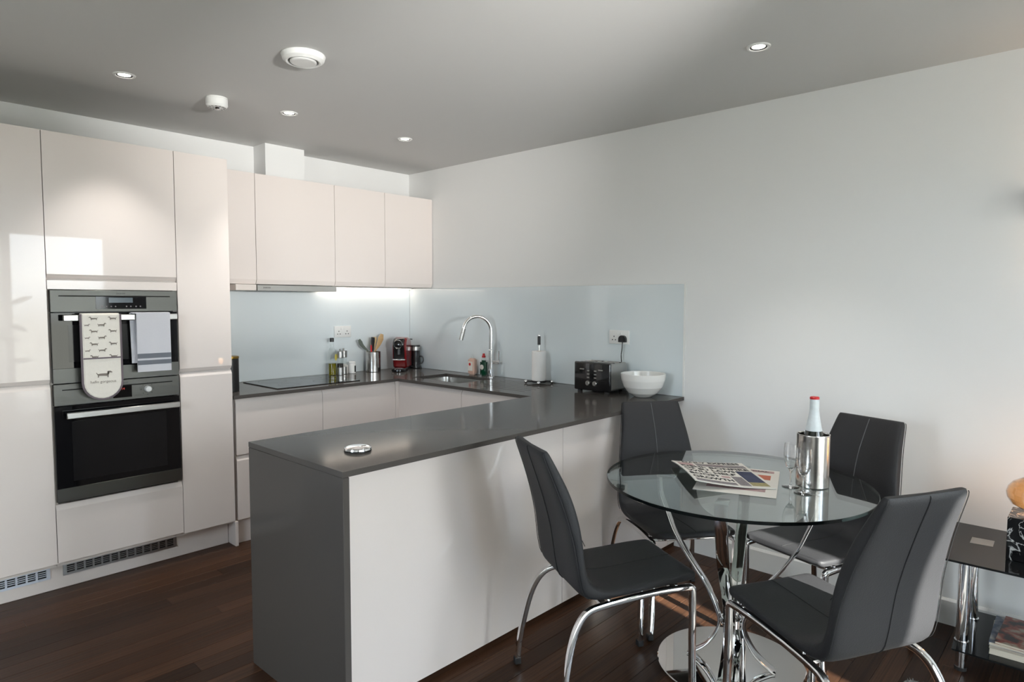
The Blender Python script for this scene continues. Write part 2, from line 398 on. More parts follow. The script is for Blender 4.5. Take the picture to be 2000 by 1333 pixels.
# outside
tag(struct('balcony_floor', box(-7,3.5,-10.5,WY-.14,-.12,-.02), 'concrete'), 'pale paved balcony outside the window', 'balcony')
for x0,x1,lb in ((-5.4,-2.75,'wide added slab out of view, blocking sun from the peninsula'),(-2.24,-1.35,'narrow added slab out of view, blocking sun from the right wall')):
    tag(fin('sun_block', box(x0,x1,-9.3,-9.0,-.02,4.6,.01), 'concrete'), lb, 'sun_block')  # unseen slabs added to narrow the sun entering the room

# ------------------------------------------------------------------ cabinet doors
def door_prof(f, z0, z1, ct=0, cb=0, t=.02):
    p = [(f+t, z0)]
    p += [(f+.013, z0),(f, z0+cb)] if cb else [(f, z0)]
    p += [(f, z1-ct),(f+.013, z1)] if ct else [(f, z1)]
    return p+[(f+t, z1)]
G = .0015
def door(name, parent, a0, a1, z0, z1, f, axis='x', ct=0, cb=0, label=None, m='gloss'):
    o = fin(name, extr(door_prof(f, z0+G, z1-G, ct, cb), a0+G, a1-G, axis, b=.0006), m, parent, angle=12)
    if label: o['label'] = label
    return o

F = -.6; XA, XB, XC, XD = -3.27, -2.667, -2.075, -1.784; ZT = 2.263
grp = 'glossy handleless kitchen cabinets'
c = thing('tall_cabinet', 'tall gloss cabinet at far left of the oven, doors reflecting the window', 'cabinet', ((XA+XB)/2,-.3,.14), group=grp, world=True)
fin('carcass', box(XA,XB-.001,-.577,-.004,.14,ZT), 'carc', c)
door('door', c, XA, XB, 1.052, ZT, F, cb=.018); door('door', c, XA, XB, .158, 1.05, F, ct=.022)
c = thing('oven_housing_cabinet', 'tall gloss cabinet housing the two built-in ovens', 'cabinet', ((XB+XC)/2,-.3,.14), group=grp, world=True)
fin('carcass', J(box(XB,XB+.016,-.577,-.004,.14,ZT), box(XC-.017,XC-.001,-.577,-.004,.14,ZT), box(XB+.016,XC-.017,-.577,-.004,1.512,ZT), box(XB+.016,XC-.017,-.577,-.004,.14,.45), box(XB+.016,XC-.017,-.03,-.004,.45,1.512)), 'carc', c)
door('door', c, XB, XC, 1.562, ZT, F, cb=.018)
fin('filler_panel', box(XB+G,XC-G,F,F+.02,1.509,1.553,.0006), 'gloss', c)
d = door('drawer', c, XB, XC, .16, .452, F, ct=.026)
c = thing('tall_cabinet', 'narrow tall gloss cabinet between the ovens and the hob', 'cabinet', ((XC+XD)/2,-.3,.14), group=grp, world=True)
fin('carcass', box(XC,XD-.0005,-.577,-.004,.14,ZT), 'carc', c)
door('door', c, XC, XD, 1.06, ZT, F, cb=.018); door('door', c, XC, XD, .152, 1.056, F, ct=.022)
# plinths
pb = tag(fin('plinth', box(XA,-1.79,-.5045,-.488,0,.139,.001), 'gloss'), 'long gloss plinth under the tall cabinets', 'plinth')
tag(fin('plinth_end_panel', box(-1.787,-1.769,-.60,-.5,0,.148,.001), 'gloss'), 'small upright plinth end piece right of the narrow tall cabinet', 'panel')
tag(fin('plinth', box(-1.765,-.57,-.558,-.541,0,.139,.001), 'gloss'), 'plinth under the base cabinets beneath the hob', 'plinth')
def grille(x0, x1, label, mname, ncol):
    c = thing('vent_grille', label, 'vent', ((x0+x1)/2,-.508,.06), world=True)
    z0, z1 = .062, .122; ys = (-.512,-.506)
    cols = ncol; cw = (x1-x0-.03)/cols; bms = [box(x0,x1,*ys,z0,z0+.012), box(x0,x1,*ys,z1-.010,z1), box(x0,x0+.016,*ys,z0+.012,z1-.01), box(x1-.016,x1,*ys,z0+.012,z1-.01)]
    for i in range(1, cols): xx = x0+.015+i*cw; bms.append(box(xx-.004,xx+.004,*ys,z0+.012,z1-.01))
    fin('grille_frame', J(*bms), mname, c)
    fin('backing', box(x0+.004,x1-.004,-.5057,-.5052,z0+.004,z1-.004), 'dark', c)
    lou = []
    for i in range(3): zz = z0+.0215+i*.0098; lou.append(box(x0+.016,x1-.016,-.5115,-.5065,zz-.002,zz+.002))
    fin('louvre', J(*lou), mname, c)
grille(-3.2,-2.683,'pale slotted plinth grille at the far left, under the tall cabinet','grillew',12)
grille(-2.628,-2.085,'grey slotted plinth grille under the oven cabinet drawer','grille',13)

# ------------------------------------------------------------------ wall cabinets
UZ0, UZ1, UF = 1.561, 2.27, -.298
ub = [(-1.784,-1.477,'narrow gloss wall cabinet beside the tall cabinets'),(-1.477,-.898,'wide gloss wall cabinet above the cooker hood'),(-.898,-.467,'gloss wall cabinet right of the hood, with light spots reflected in its door'),(-.467,-.002,'gloss wall cabinet in the corner against the right wall')]
for x0,x1,lb in ub:
    c = thing('wall_cabinet', lb, 'cabinet', ((x0+x1)/2,-.15,UZ0), group='gloss wall cabinets', world=True)
    fin('carcass', box(x0+.0005,x1-.0005,UF+.023,-.003,UZ0+.004,UZ1), 'carc', c)
    door('door', c, x0, x1, UZ0, UZ1, UF, cb=.03)
# hood
c = thing('cooker_hood', 'slim stainless cooker hood under the wall cabinets', 'cooker hood', (-1.2,-.15,1.525), world=True)
fin('body', box(-1.476,-.905,-.27,-.02,1.532,1.5605,.001), 'steel', c)
o = fin('front_rail', box(-1.482,-.903,-.318,-.271,1.520,1.5565,.002), 'hood', c)
fin('brand_mark', T(text_bm('ZANUSSI', .013), (-1.42,-.3185,1.54), (PI/2,0,0)), 'black', o)
fin('filter', box(-1.42,-.96,-.25,-.06,1.527,1.5315,.001), 'grille', c)
c = tag(fin('light_pelmet', box(-1.62,-1.486,-.31,-.05,1.522,1.5600,.001), 'carc'), 'short brown-grey light pelmet left of the cooker hood', 'pelmet')
for i,(x0,x1,lb) in enumerate(((-.88,-.03,'warm under-cabinet light strip right of the hood'),)):
    c = thing('light_strip', lb, 'light', ((x0+x1)/2,-.04,1.56), world=True)
    fin('housing', box(x0,x1,-.06,-.02,1.556,1.5605), 'white', c); fin('diffuser', box(x0+.005,x1-.005,-.055,-.025,1.554,1.5558), 'strip_on', c)
c = thing('light_strip', 'short under-cabinet light left of the hood, by the tall cabinet', 'light', (-1.70,-.1,1.56), world=True)
fin('housing', box(-1.775,-1.63,-.14,-.10,1.556,1.5605), 'white', c); fin('diffuser', box(-1.77,-1.635,-.135,-.105,1.554,1.5558), 'strip_on', c)

# ------------------------------------------------------------------ base cabinets
BZ0, BZ1 = .15, .876; BF = -.592
c = thing('base_cabinet', 'gloss drawer base cabinet beneath the hob', 'cabinet', (-1.48,-.3,.14), group='gloss base cabinets', world=True)
fin('carcass', box(-1.768,-1.193,-.568,-.03,.14,.872), 'carc', c)
door('drawer', c, -1.766, -1.192, .540, BZ1, BF, ct=.026); door('drawer', c, -1.766, -1.192, BZ0, .535, BF, ct=.026)
c = thing('base_cabinet', 'gloss base cabinet in the corner below the coffee machine', 'cabinet', (-.9,-.3,.14), group='gloss base cabinets', world=True)
fin('carcass', box(-1.191,-.605,-.568,-.03,.14,.872), 'carc', c)
door('door', c, -1.192, -.605, BZ0, BZ1, BF, ct=.026)
tag(fin('corner_post', J(box(-.6045,-.5765,-.592,-.57,.14,.8785), box(-.5765,-.555,-.5975,-.57,.14,.8785)), 'gloss'), 'gloss corner post where the two cabinet runs meet', 'panel')
c = thing('base_cabinet', 'gloss base cabinet below the sink', 'cabinet', (-.3,-.9,.14), group='gloss base cabinets', world=True)
fin('carcass', J(box(-.552,-.535,-1.25,-.596,.14,.872), box(-.552,-.01,-1.255,-1.24,.14,.872), box(-.535,-.01,-1.24,-.596,.14,.16)), 'carc', c)
door('door', c, -1.256, -.598, BZ0, BZ1, -.576, 'y', ct=.026)
c = thing('base_cabinet', 'gloss base cabinet below the worktop drainer grooves', 'cabinet', (-.3,-1.55,.14), group='gloss base cabinets', world=True)
fin('carcass', box(-.552,-.01,-1.868,-1.257,.14,.872), 'carc', c)
door('door', c, -1.868, -1.256, BZ0, BZ1, -.576, 'y', ct=.026)
# peninsula
PF = -2.5
c = thing('peninsula_cabinet', 'peninsula unit with cream gloss back panels facing the dining table', 'cabinet', (-1.1,-2.2,0), world=True)
fin('carcass', box(-2.266,-.004,-2.478,-1.90,.0,.876), 'carc', c)
for a, b in ((-2.268,-1.084),(-1.084,-.09)): fin('back_panel', box(a+.001,b-.001,PF,-2.479,.028,.876,.0006), 'gloss', c)
fin('filler_strip', box(-.089,-.003,PF,-2.479,.028,.876,.0006), 'carc', c)
fin('plinth', box(-2.268,-.003,PF+.006,-2.4785,0,.0265), 'plank', c)
fin('end_panel', box(-2.293,-2.2685,-2.543,-1.877,0,.8785,.0015), 'quartz', c)['label'] = 'dark grey quartz end panel reaching the floor'
# worktop
SX0, SX1, SY0, SY1 = -.475,-.14,-1.13,-.62
gro = [-.50,-.47,-.43,-.39,-.35,-.31,-.27,-.23,-.19]
gx = []
for i in range(7): a = -.48+i*.055; gx += [a, a+.009]
xs = sorted(set([-2.293,-1.781,-.596,SX0,SX1,-.002]+gx)); ys = sorted(set([-2.543,-1.877,-1.72,-1.24,-.61,SY0,SY1,-.004]))
def zf(x,y):
    ok = (y < -1.877) or (x > -.596) or (y > -.61 and x > -1.781)
    if not ok: return None
    if SX0 < x < SX1 and SY0 < y < SY1: return None
    if -1.72 < y < -1.24:
        for i in range(7):
            a = -.48+i*.055
            if a < x < a+.009: return .8975
    return .9
c = thing('worktop', 'dark grey quartz U-shaped worktop with drainer grooves', 'worktop', (-1.1,-1.3,.88), world=True)
fin('slab', grid_slab(xs, ys, zf, .880), 'quartz', c)
# sink
c = thing('sink', 'undermounted stainless steel sink bowl', 'sink', (-.307,-.875,.72), world=True)
def bowl_loop(w,h,r,z,cx,cy): return [(cx+a,cy+b,z) for a,b in rrect(w,h,r,4)]
bm = bmesh.new(); rings = []
for (w_,h_,r_,z_) in ((.36,.536,.05,.8785),(.33,.505,.05,.8785),(.325,.50,.05,.86),(.315,.49,.05,.74),(.29,.465,.045,.725),(.10,.12,.03,.722)):
    rings.append([bm.verts.new(p) for p in bowl_loop(w_,h_,r_,z_,-.307,-.875)])
for a,b in zip(rings, rings[1:]):
    for i in range(len(a)): bm.faces.new((a[i],a[(i+1)%len(a)],b[(i+1)%len(a)],b[i]))
bm.faces.new(rings[-1]); bmesh.ops.recalc_face_normals(bm, faces=bm.faces[:])
fin('bowl', bm, 'steelsat', c); fin('waste', lathe([(0,.7245),(.04,.7245),(.043,.7225),(.043,.7222)],24,-.307,-.875), 'chrome', c)
# splashbacks
c = thing('splashback', 'pale blue glass splashback on the kitchen back wall', 'splashback', (-.9,-.003,.9), world=True)
fin('panel', box(-1.782,-.009,-.0085,-.0025,.9015,1.5555,.0004), 'splash', c)
c = thing('splashback', 'pale blue glass splashback on the right wall behind the sink', 'splashback', (-.003,-1.27,.9), world=True)
fin('panel', box(-.0085,-.0025,-2.535,-.010,.9015,1.558,.0004), 'splash', c)
fin('edge_trim', J(box(-.010,-.0015,-2.545,-2.5352,.9015,1.566), box(-.010,-.0015,-2.5352,-.30,1.5582,1.566)), 'trimw', c)
# hob
c = thing('hob', 'black glass induction hob set on the worktop', 'hob', (-1.14,-.28,.9), world=True)
fin('glass', prism([(-1.47,-.53),(-.86,-.53),(-.86,-.055),(-1.47,-.055)], .9003, .9055, .001), 'blackgl', c)
for x,y,r in ((-1.32,-.17,.09),(-1.32,-.40,.07),(-1.03,-.17,.07),(-1.03,-.40,.1)): fin('zone_ring', T(lathe([(r,.9056),(r+.0015,.9059),(r+.003,.9056)],40),(x,y,0)), 'zone', c)

# ------------------------------------------------------------------ ovens
OX0, OX1 = XB+.008, XC-.008
def oven(name, label, z0, z1, zc, zg, hz, knob):
    c = thing(name, label, 'oven', ((OX0+OX1)/2,-.3,z0), world=True)
    fin('body', box(OX0+.02,OX1-.02,-.585,-.05,z0+.01,z1-.01), 'black', c)
    cp = fin('control_panel', box(OX0,OX1,-.612,-.586,zc,z1,.0015), 'steel', c)
    fin('slot', box(OX0+.035,OX1-.035,-.6128,-.6119,z1-.032,z1-.0265), 'dark', cp)
    dx = (-2.468,-2.236) if not knob else (-2.405,-2.318)
    fin('display', box(dx[0],dx[1],-.6135,-.6121,zc+.014,z1-.031,.0004), 'blackgl', cp)
    fin('brand_mark', T(text_bm('ZANUSSI', .0105, bold=.0002), (-2.355,-.6125,z1-.016), (PI/2,0,0)), 'black', cp)
    if knob:
        fin('clock_digits', T(text_bm('2:14', .016), (-2.365,-.6139,z1-.047), (PI/2,0,0)), 'digit', cp)
        k = fin('knob', T(lathe([(0,.024),(.013,.023),(.0165,.018),(.0165,0)],28),(-2.243,-.612,(zc+z1)/2-.005),(PI/2,0,0)), 'white', cp)
        ticks = [T(box(-.0012,.0012,-.0003,.0003,-.003,.003), (-2.243+.03*math.sin(a),-.6124,(zc+z1)/2-.005+.03*math.cos(a))) for a in [math.radians(q) for q in (0,45,90,135,180,225,270,315)]]
        fin('dial_marks', J(*ticks), 'ink', cp)['kind'] = 'stuff'
    else:
        fin('clock_screen', box(-2.41,-2.30,-.6141,-.6136,z1-.062,z1-.036), mat('blue_screen', hexc(26,38,46), .2, emit=((.2,.35,.45), .06)), cp)
        bts = [box(x-.003,x+.003,-.6140,-.6136,zc+.024,zc+.030) for x in (-2.44,-2.42,-2.40,-2.38,-2.33,-2.31,-2.285,-2.265)]
        fin('touch_symbols', J(*bts), 'gprint', cp)['kind'] = 'stuff'
    dr = fin('door', box(OX0,OX1,-.610,-.586,z0,zc-.003,.0015), 'blackgl', c)
    fin('window', box(OX0+.07,OX1-.07,-.6107,-.6101,zg+.03,hz-.035), 'ovenwin', dr)
    fin('lower_trim', box(OX0,OX1,-.6135,-.6105,z0,zg,.001), 'steel', dr)
    hd = fin('handle', box(-2.618,-2.098,-.66,-.645,hz-.015,hz+.015,.003), 'steelsat', dr)
    for x in (-2.60,-2.116): fin('handle_post', box(x-.008,x+.008,-.6455,-.6105,hz-.008,hz+.008), 'steelsat', dr)
    return c
oven('compact_oven', 'upper built-in compact oven, steel panel and black glass, textiles on its handle', 1.05, 1.506, 1.398, 1.122, 1.37, False)
oven('built_in_oven', 'lower built-in oven with round white knob and red clock', .464, 1.046, .940, .531, .893, True)

# oven glove hanging over the handle
c = thing('oven_glove', 'cream double oven glove printed with dachshunds hanging on the upper oven handle', 'oven glove', (-2.464,-.666,1.0), world=True)
gx0, gx1 = -2.546, -2.383; gr = (gx1-gx0)/2; gcx = (gx0+gx1)/2
def glove_outline(e=0, zb=.968):
    p = [(gx1+e,1.388),(gx0-e,1.388)]; cz = zb+gr
    for i in range(0,13): a = PI+PI*i/12; p.append((gcx+(gr+e)*math.cos(a), cz+(gr+e)*math.sin(a)))
    return p
def flat_xz(poly, y0, y1, b=0):
    bm = prism(poly, 0, 1)
    for v in bm.verts: v.co = (v.co.x, y0+(y1-y0)*v.co.z, v.co.y)
    bmesh.ops.recalc_face_normals(bm, faces=bm.faces[:])
    if b: bmesh.ops.bevel(bm, geom=[e for e in bm.edges if abs(e.verts[0].co.y-e.verts[1].co.y)<1e-6], offset=b, segments=3, affect='EDGES')
    return bm
fin('quilted_body', J(flat_xz(glove_outline(), -.680,-.664,.004), box(gx0,gx1,-.672,-.634,1.3865,1.392,.002), flat_xz([(gx0,1.388),(gx1,1.388),(gx1,1.13),(gx0,1.13)],-.642,-.632,.002)), 'linen', c)
ol = [(x,-.672,z) for x,z in glove_outline(.002)][1:]+[(gx1+.002,-.672,1.388)]
fin('binding', J(sweep(ol, rrect(.016,.007,.002,1), up=(0,1,0)), sweep([(gx0,-.681,1.170),(gx1,-.681,1.170)], rrect(.004,.007,.001,1))), 'lilac', c)
def hound(s, flip=1, m='hound'):
    pts = [(-.5,.10),(-.62,.24),(-.66,.22),(-.52,-.02),(-.52,-.22),(-.46,-.22),(-.42,-.06),(.22,-.10),(.26,-.24),(.32,-.24),(.34,-.02),(.42,.20),(.62,.18),(.64,.24),(.5,.34),(.36,.34),(.24,.14),(-.3,.14)]
    return prism([(flip*s*x, s*z) for x,z in (pts if flip>0 else pts[::-1])], 0, .0004)
hs = []
for r in range(7):
    zz = 1.365-r*.0315
    xsr = ((gcx-.035,-1),(gcx+.048,-1)) if r%2==0 else ((gcx+.002,1),(gcx-.062,1))
    for x, fl_ in xsr: hs.append(T(hound(.030 if abs(x-gcx)<.055 else .02, fl_), (x,-.6812,zz), (PI/2,0,0)))
fin('dachshund_print', J(*hs), 'hound', c)
fin('large_dachshund_print', T(hound(.055,1), (gcx+.005,-.6812,1.085), (PI/2,0,0)), 'hound', c)
fin('dachshund_ear', T(prism([(.012,.0),(.02,.004),(.022,.018),(.014,.018)],0,.0004), (gcx+.005,-.6816,1.085), (PI/2,0,0)), 'houndd', c)
fin('lettering', T(text_bm('hello gorgeous', .019, .0002), (gcx,-.6812,1.052), (PI/2,0,0)), 'hound', c)
# tea towel
c = thing('tea_towel', 'white tea towel with two grey stripes folded over the upper oven handle', 'towel', (-2.23,-.666,1.08), world=True)
def cloth(x0,x1,z0,z1,y,amp,ph,t=.004, nx=14, nz=12, skew=0, zr=None):
    zr = zr or (z0,z1)
    bm = bmesh.new(); V = []
    for s in (0,1):
        g = []
        for j in range(nz+1):
            z = z0+(z1-z0)*j/nz; k = 1-(z-zr[0])/(zr[1]-zr[0])
            g.append([bm.verts.new((x0+(x1-x0)*i/nx+skew*k, y+amp*k*math.sin(ph+i*.9)+(-t if s else 0), z)) for i in range(nx+1)])
        V.append(g)
    for s in (0,1):
        for j in range(nz):
            for i in range(nx): bm.faces.new((V[s][j][i],V[s][j][i+1],V[s][j+1][i+1],V[s][j+1][i]))
    for j in range(nz):
        for i in (0,nx): bm.faces.new((V[0][j][i],V[0][j+1][i],V[1][j+1][i],V[1][j][i]))
    for i in range(nx):
        for j in (0,nz): bm.faces.new((V[0][j][i],V[0][j][i+1],V[1][j][i+1],V[1][j][i]))
    bmesh.ops.recalc_face_normals(bm, faces=bm.faces[:]); return bm
fin('front_fold', cloth(-2.305,-2.142,1.085,1.392,-.668,.0025,0,.007), 'towel', c)
fin('back_fold', cloth(-2.325,-2.15,1.13,1.392,-.632,.002,2,.005,skew=.006), 'towel', c)
fin('top_fold', box(-2.322,-2.145,-.674,-.634,1.387,1.394,.003,2), 'towel', c)
for z0,z1 in ((1.155,1.180),(1.122,1.145)): fin('stripe', cloth(-2.3055,-2.1415,z0,z1,-.6752,.0025,0,.0006,nz=3,zr=(1.085,1.392)), 'stripe', c)

# ------------------------------------------------------------------ sockets, plug
def socket(label, loc, rz):
    c = thing('wall_socket', label, 'socket', loc, rz)
    fin('faceplate', box(-.073,.073,-.010,0,-.043,.043,.003,2), 'white', c)
    hl = []
    for sx_ in (-.036,.036):
        hl += [box(sx_-.003,sx_+.003,-.0104,-.0098,.000,.008)]+[box(sx_+dx-.004,sx_+dx+.004,-.0104,-.0098,-.020,-.014) for dx in (-.011,.011)]
    fin('pin_holes', J(*hl), 'dark', c)['kind'] = 'stuff'
    for sx_ in (-.013,.013): fin('switch', box(sx_-.006,sx_+.006,-.013,-.010,.014,.030,.001), 'white', c)
    return c
socket('white double socket on the back splashback above the olive oil', (-.664,-.0095,1.219), 0)
socket('white double socket on the right splashback with a black plug in it', (-.0095,-2.100,1.233), -PI/2)
c = thing('power_plug', 'black plug and cable running from the right-hand socket to the toaster', 'plug', (-.0195,-2.136,1.222), -PI/2)
fin('plug_body', T(prism([(-.025,-.018),(.025,-.018),(.025,.002)]+[(.025*math.cos(a),.002+.022*math.sin(a)) for a in [PI*i/10 for i in range(1,10)]]+[(-.025,.002)],0,.028,.004),(0,0,0),(PI/2,0,0)), 'black', c)
fin('cable', sweep(smooth_path([(0,-.014,-.016),(0,-.018,-.06),(-.004,-.02,-.10),(.004,-.024,-.15),(.01,-.008,-.20),(.008,-.002,-.27)],5), circ(.0035,8)), 'black', c)

# ------------------------------------------------------------------ worktop objects
Z = .9
def at(x,y): return (x,y,Z)
c = thing('canister', 'black canister with gold lid on the worktop beside the tall cabinet', 'canister', at(-1.712,-.40))
fin('body', lathe([(0,.0005),(.052,.0005),(.054,.003),(.054,.20),(.052,.202),(0,.202)],36), 'black', c); fin('lid', lathe([(0,.203),(.056,.203),(.056,.214),(.053,.217),(0,.217)],36), 'gold', c)
c = thing('olive_oil_bottle', 'tall clear olive oil bottle with dark cap on the worktop', 'bottle', at(-.806,-.09))
fin('glass', lathe([(0,.001),(.029,.001),(.031,.004),(.031,.16),(.026,.185),(.0135,.21),(.0125,.245),(.0125,.25)],28), 'clear', c)
fin('oil', lathe([(0,.003),(.0285,.003),(.029,.09),(0,.09)],28), 'oil', c)
fin('cap', lathe([(0,.25),(.0155,.25),(.0155,.277),(.013,.28),(0,.28)],20), 'black', c)
fin('label', T(prism([(.013*math.cos(a),.026*math.sin(a)) for a in [2*PI*i/20 for i in range(20)]],0,.0008),(.013,-.030,.135),(PI/2,0,.35)), 'yellow', c)
def mill(label, x, y, fillm, fh, wh):
    c = thing('spice_mill', label, 'mill', at(x,y), group=None)
    fin('base', lathe([(0,.0005),(.024,.0005),(.025,.002),(.025,.055),(.024,.057),(0,.057)],28), 'steelsat', c)
    fin('clear_body', lathe([(.0235,.058),(.0235,.128)],28), 'clear', c)
    fin('filling', lathe([(0,.0575),(.0225,.0575),(.0225,.0575+fh),(0,.0575+fh)],20), fillm, c)
    fin('head', lathe([(0,.128),(.025,.128),(.026,.131),(.026,.176),(.024,.180),(0,.180)],28), 'steelsat', c)
    fin('knob', lathe([(0,.180),(.005,.181),(.004,.184),(.008,.189),(.006,.196),(0,.197)],16), 'steelsat', c)
mill('clear and steel pepper mill beside the olive oil', -.759,-.125,'pepper',.03,0)
mill('clear and steel salt mill, right of the pepper mill', -.704,-.085,'salt',.02,0)
c = thing('jar', 'small jar with a dark printed label beside the salt mill', 'jar', at(-.630,-.085))
fin('body', lathe([(0,.0005),(.026,.0005),(.028,.004),(.028,.07),(.024,.076),(0,.076)],28), 'ceramic', c); fin('lid', lathe([(0,.0765),(.026,.0765),(.026,.088),(.024,.09),(0,.09)],28), 'white', c)
bm = bmesh.new(); n = 8
for i in range(n):
    a0, a1 = [math.radians(-85+i*(75/n)+k*(75/n)) for k in (0,1)]
    bm.faces.new([bm.verts.new((.0285*math.cos(a),.0285*math.sin(a),z)) for a,z in ((a0,.012),(a1,.012),(a1,.06),(a0,.06))])
fin('label', bm, 'ink', c)
c = thing('jar', 'tiny pale spice jar tucked left of the small labelled jar', 'jar', at(-.672,-.065))
fin('body', lathe([(0,.0005),(.015,.0005),(.016,.003),(.016,.05),(0,.052)],24), 'labelw', c); fin('lid', lathe([(0,.0525),(.0165,.0525),(.0165,.066),(0,.068)],24), 'white', c)
c = thing('utensil_pot', 'brushed steel utensil pot between the jar and the coffee machine', 'pot', at(-.446,-.10))
fin('pot', lathe([(0,.0005),(.056,.0005),(.058,.003),(.058,.157),(.0585,.159),(.0565,.159),(.0555,.157),(.0555,.006),(0,.006)],40), 'steelcyl', c)
def utensil(name, label, pts, sec, scl, m, hm=None):
    c = thing(name, label, 'utensil', (-.446,-.10,.907), group=None)
    fin('handle', sweep(smooth_path(pts[:2],4), circ(.005,8)), hm or m, c)
    fin('head', sweep(smooth_path(pts[1:],4), sec, up=(0,-1,.1), scl=scl), m, c)
S9 = lambda a,b,cc: [a+(b-a)*math.sin(PI*min(1,i/8*1.0)*.5) if i<6 else b-(b-cc)*(i-6)/2 for i in range(9)]
utensil('spatula','grey silicone spatula leaning left in the utensil pot',[(-.01,.0,0),(-.036,.012,.155),(-.085,.02,.20),(-.115,.02,.25)],rrect(.036,.005,.002,2),S9(.3,1,.6),'sage')
utensil('wooden_spoon','wooden spoon leaning right in the utensil pot',[(.01,0,0),(.03,.02,.15),(.07,.015,.215),(.095,.01,.285)],rrect(.052,.007,.003,2),S9(.2,1,.5),'wood')
utensil('wooden_spatula','pale wooden spatula behind the wooden spoon',[(.012,.02,0),(.022,.040,.15),(.045,.048,.21),(.055,.050,.262)],rrect(.04,.005,.002,2),S9(.3,1,.8),'bamboo')
utensil('slotted_turner','dark slotted turner upright in the utensil pot',[(0,-.01,0),(-.0,.0,.15),(.004,.01,.20),(.015,.02,.262)],rrect(.036,.004,.0018,2),S9(.3,1,.9),'black','steelsat')
utensil('kitchen_utensil','red handled utensil in the middle of the utensil pot',[(-.02,-.02,0),(-.022,-.012,.13),(-.024,-.01,.16),(-.026,-.01,.205)],rrect(.014,.010,.004,2),S9(.8,1,.6),'redcap')
# coffee machine (faces camera side: local -y front)
c = thing('coffee_machine', 'dark red and black capsule coffee machine in the worktop corner', 'coffee machine', at(-.245,-.195), -.9)
fin('body', extr([(-.045,.025),(.13,.02),(.13,.19),(.115,.235),(.08,.262),(.02,.270),(-.03,.262),(-.055,.235),(-.065,.20),(-.06,.10)],-.055,.055,'x',b=.012), 'red', c)
fin('front_face', extr([(-.062,.09),(-.068,.20),(-.058,.236),(-.034,.260),(-.07,.262),(-.092,.236),(-.098,.205),(-.075,.165),(-.07,.09)],-.043,.043,'x',b=.006), 'blackgloss', c)
fin('front_ring', T(lathe([(.026,0),(.034,.002),(.036,.008),(.034,.014)],28),(0,-.088,.215),(PI/2,0,0)), 'chrome', c)
fin('pod_outlet', T(lathe([(0,0),(.018,0),(.015,.05),(0,.05)],20),(0,-.078,.135)), 'black', c)
fin('chrome_band', box(-.05,.05,-.082,-.05,.088,.097,.002), 'chrome', c)
fin('drip_base', J(T(lathe([(0,.0005),(.05,.0005),(.055,.005),(.055,.02),(.05,.026),(0,.026)],36),(0,-.085,0)), box(-.052,.052,-.085,.13,.0005,.026,.004)), 'blackgloss', c)
fin('drip_grid', T(lathe([(0,.0262),(.042,.0262),(.043,.028),(0,.0285)],30),(0,-.09,0)), 'steelsat', c)
fin('lever', sweep([(.02,.09,.252),(.035,.125,.247),(.06,.135,.243)], rrect(.012,.008,.003,2)), 'black', c)

c = thing('milk_frother', 'black milk frother with steel collar right of the coffee machine', 'frother', at(-.06,-.14))
fin('jug', lathe([(0,.0005),(.045,.0005),(.046,.005),(.046,.018),(.040,.022),(.041,.148),(0,.148)],32), 'blackgloss', c)
fin('collar', lathe([(.0415,.1485),(.042,.150),(.042,.178),(.0415,.180),(0,.180)],32), 'steelsat', c)
fin('lid', lathe([(0,.1805),(.043,.1805),(.043,.190),(.04,.194),(0,.195)],32), 'blackgloss', c)
fin('handle', T(sweep(smooth_path([(.040,0,.10),(.062,0,.095),(.068,0,.07),(.058,0,.045),(.040,0,.04)],5), rrect(.01,.008,.003,2), up=(0,1,0)),(0,0,0),(0,0,-.8)), 'black', c)
# tap
c = thing('kitchen_tap', 'tall chrome swan-neck tap behind the sink', 'tap', at(-.085,-1.045))
fin('riser', lathe([(0,.0003),(.026,.0003),(.026,.006),(.0165,.010),(.0165,.20),(.0155,.203),(.014,.205),(.014,.34)],28), 'chrome', c)
dx, dy = -.80*.1, .60*.1
arc = [(dx*(1-math.cos(a)), dy*(1-math.cos(a)), .34+.105*math.sin(a)) for a in [math.radians(q) for q in range(0,171,10)]]
e = Vector(arc[-1]); d = (Vector(arc[-1])-Vector(arc[-2])).normalized()
fin('spout', sweep([(0,0,.335)]+arc, circ(.0125,16), up=(-.6,-.8,0)), 'chrome', c)
fin('spray_head', sweep([e+d*.001, e+d*.03, e+d*.032, e+d*.085], circ(.0145,16), up=(-.6,-.8,0), scl=[1,1,1.12,1.05]), 'steelsat', c)
lv = fin('lever_hub', sweep([(0,0,.112),(.018*1.0,-.03,.112),(.03,-.058,.112)], circ(.0145,16), scl=[.9,1,1.05]), 'chrome', c)
fin('lever', sweep([(.027,-.052,.12),(.028,-.053,.195)], circ(.0035,8), up=(1,0,0)), 'chrome', lv)
c = thing('hand_soap_bottle', 'peach hand soap bottle left of the green bottle by the tap', 'bottle', at(-.052,-.815))
fin('bottle', prism([(.5*a,b) for a,b in rrect(.086,.066,.02,4)],.0005,.125,.010), 'peach', c); fin('cap', lathe([(0,.1255),(.012,.1255),(.012,.140),(.006,.142),(.006,.158),(0,.158)],18), 'clear', c)
fin('label', box(-.0235,-.0220,-.024,.024,.03,.10,.0004), 'labelw', c)
fin('label_flower', T(lathe([(0,0),(.011,0),(.011,.0006),(0,.0006)],16),(-.0237,.004,.08),(0,-PI/2,0)), 'redcap', c)
c = thing('washing_up_liquid', 'green washing-up liquid bottle with red cap beside the tap', 'bottle', at(-.060,-.945))
fin('bottle', prism([(.6*a,b) for a,b in rrect(.066,.066,.028,4)],.0005,.118,.012), 'green', c)
fin('shoulder', lathe([(.018,.1185),(.016,.128),(.010,.138),(0,.138)],20), 'clear', c)
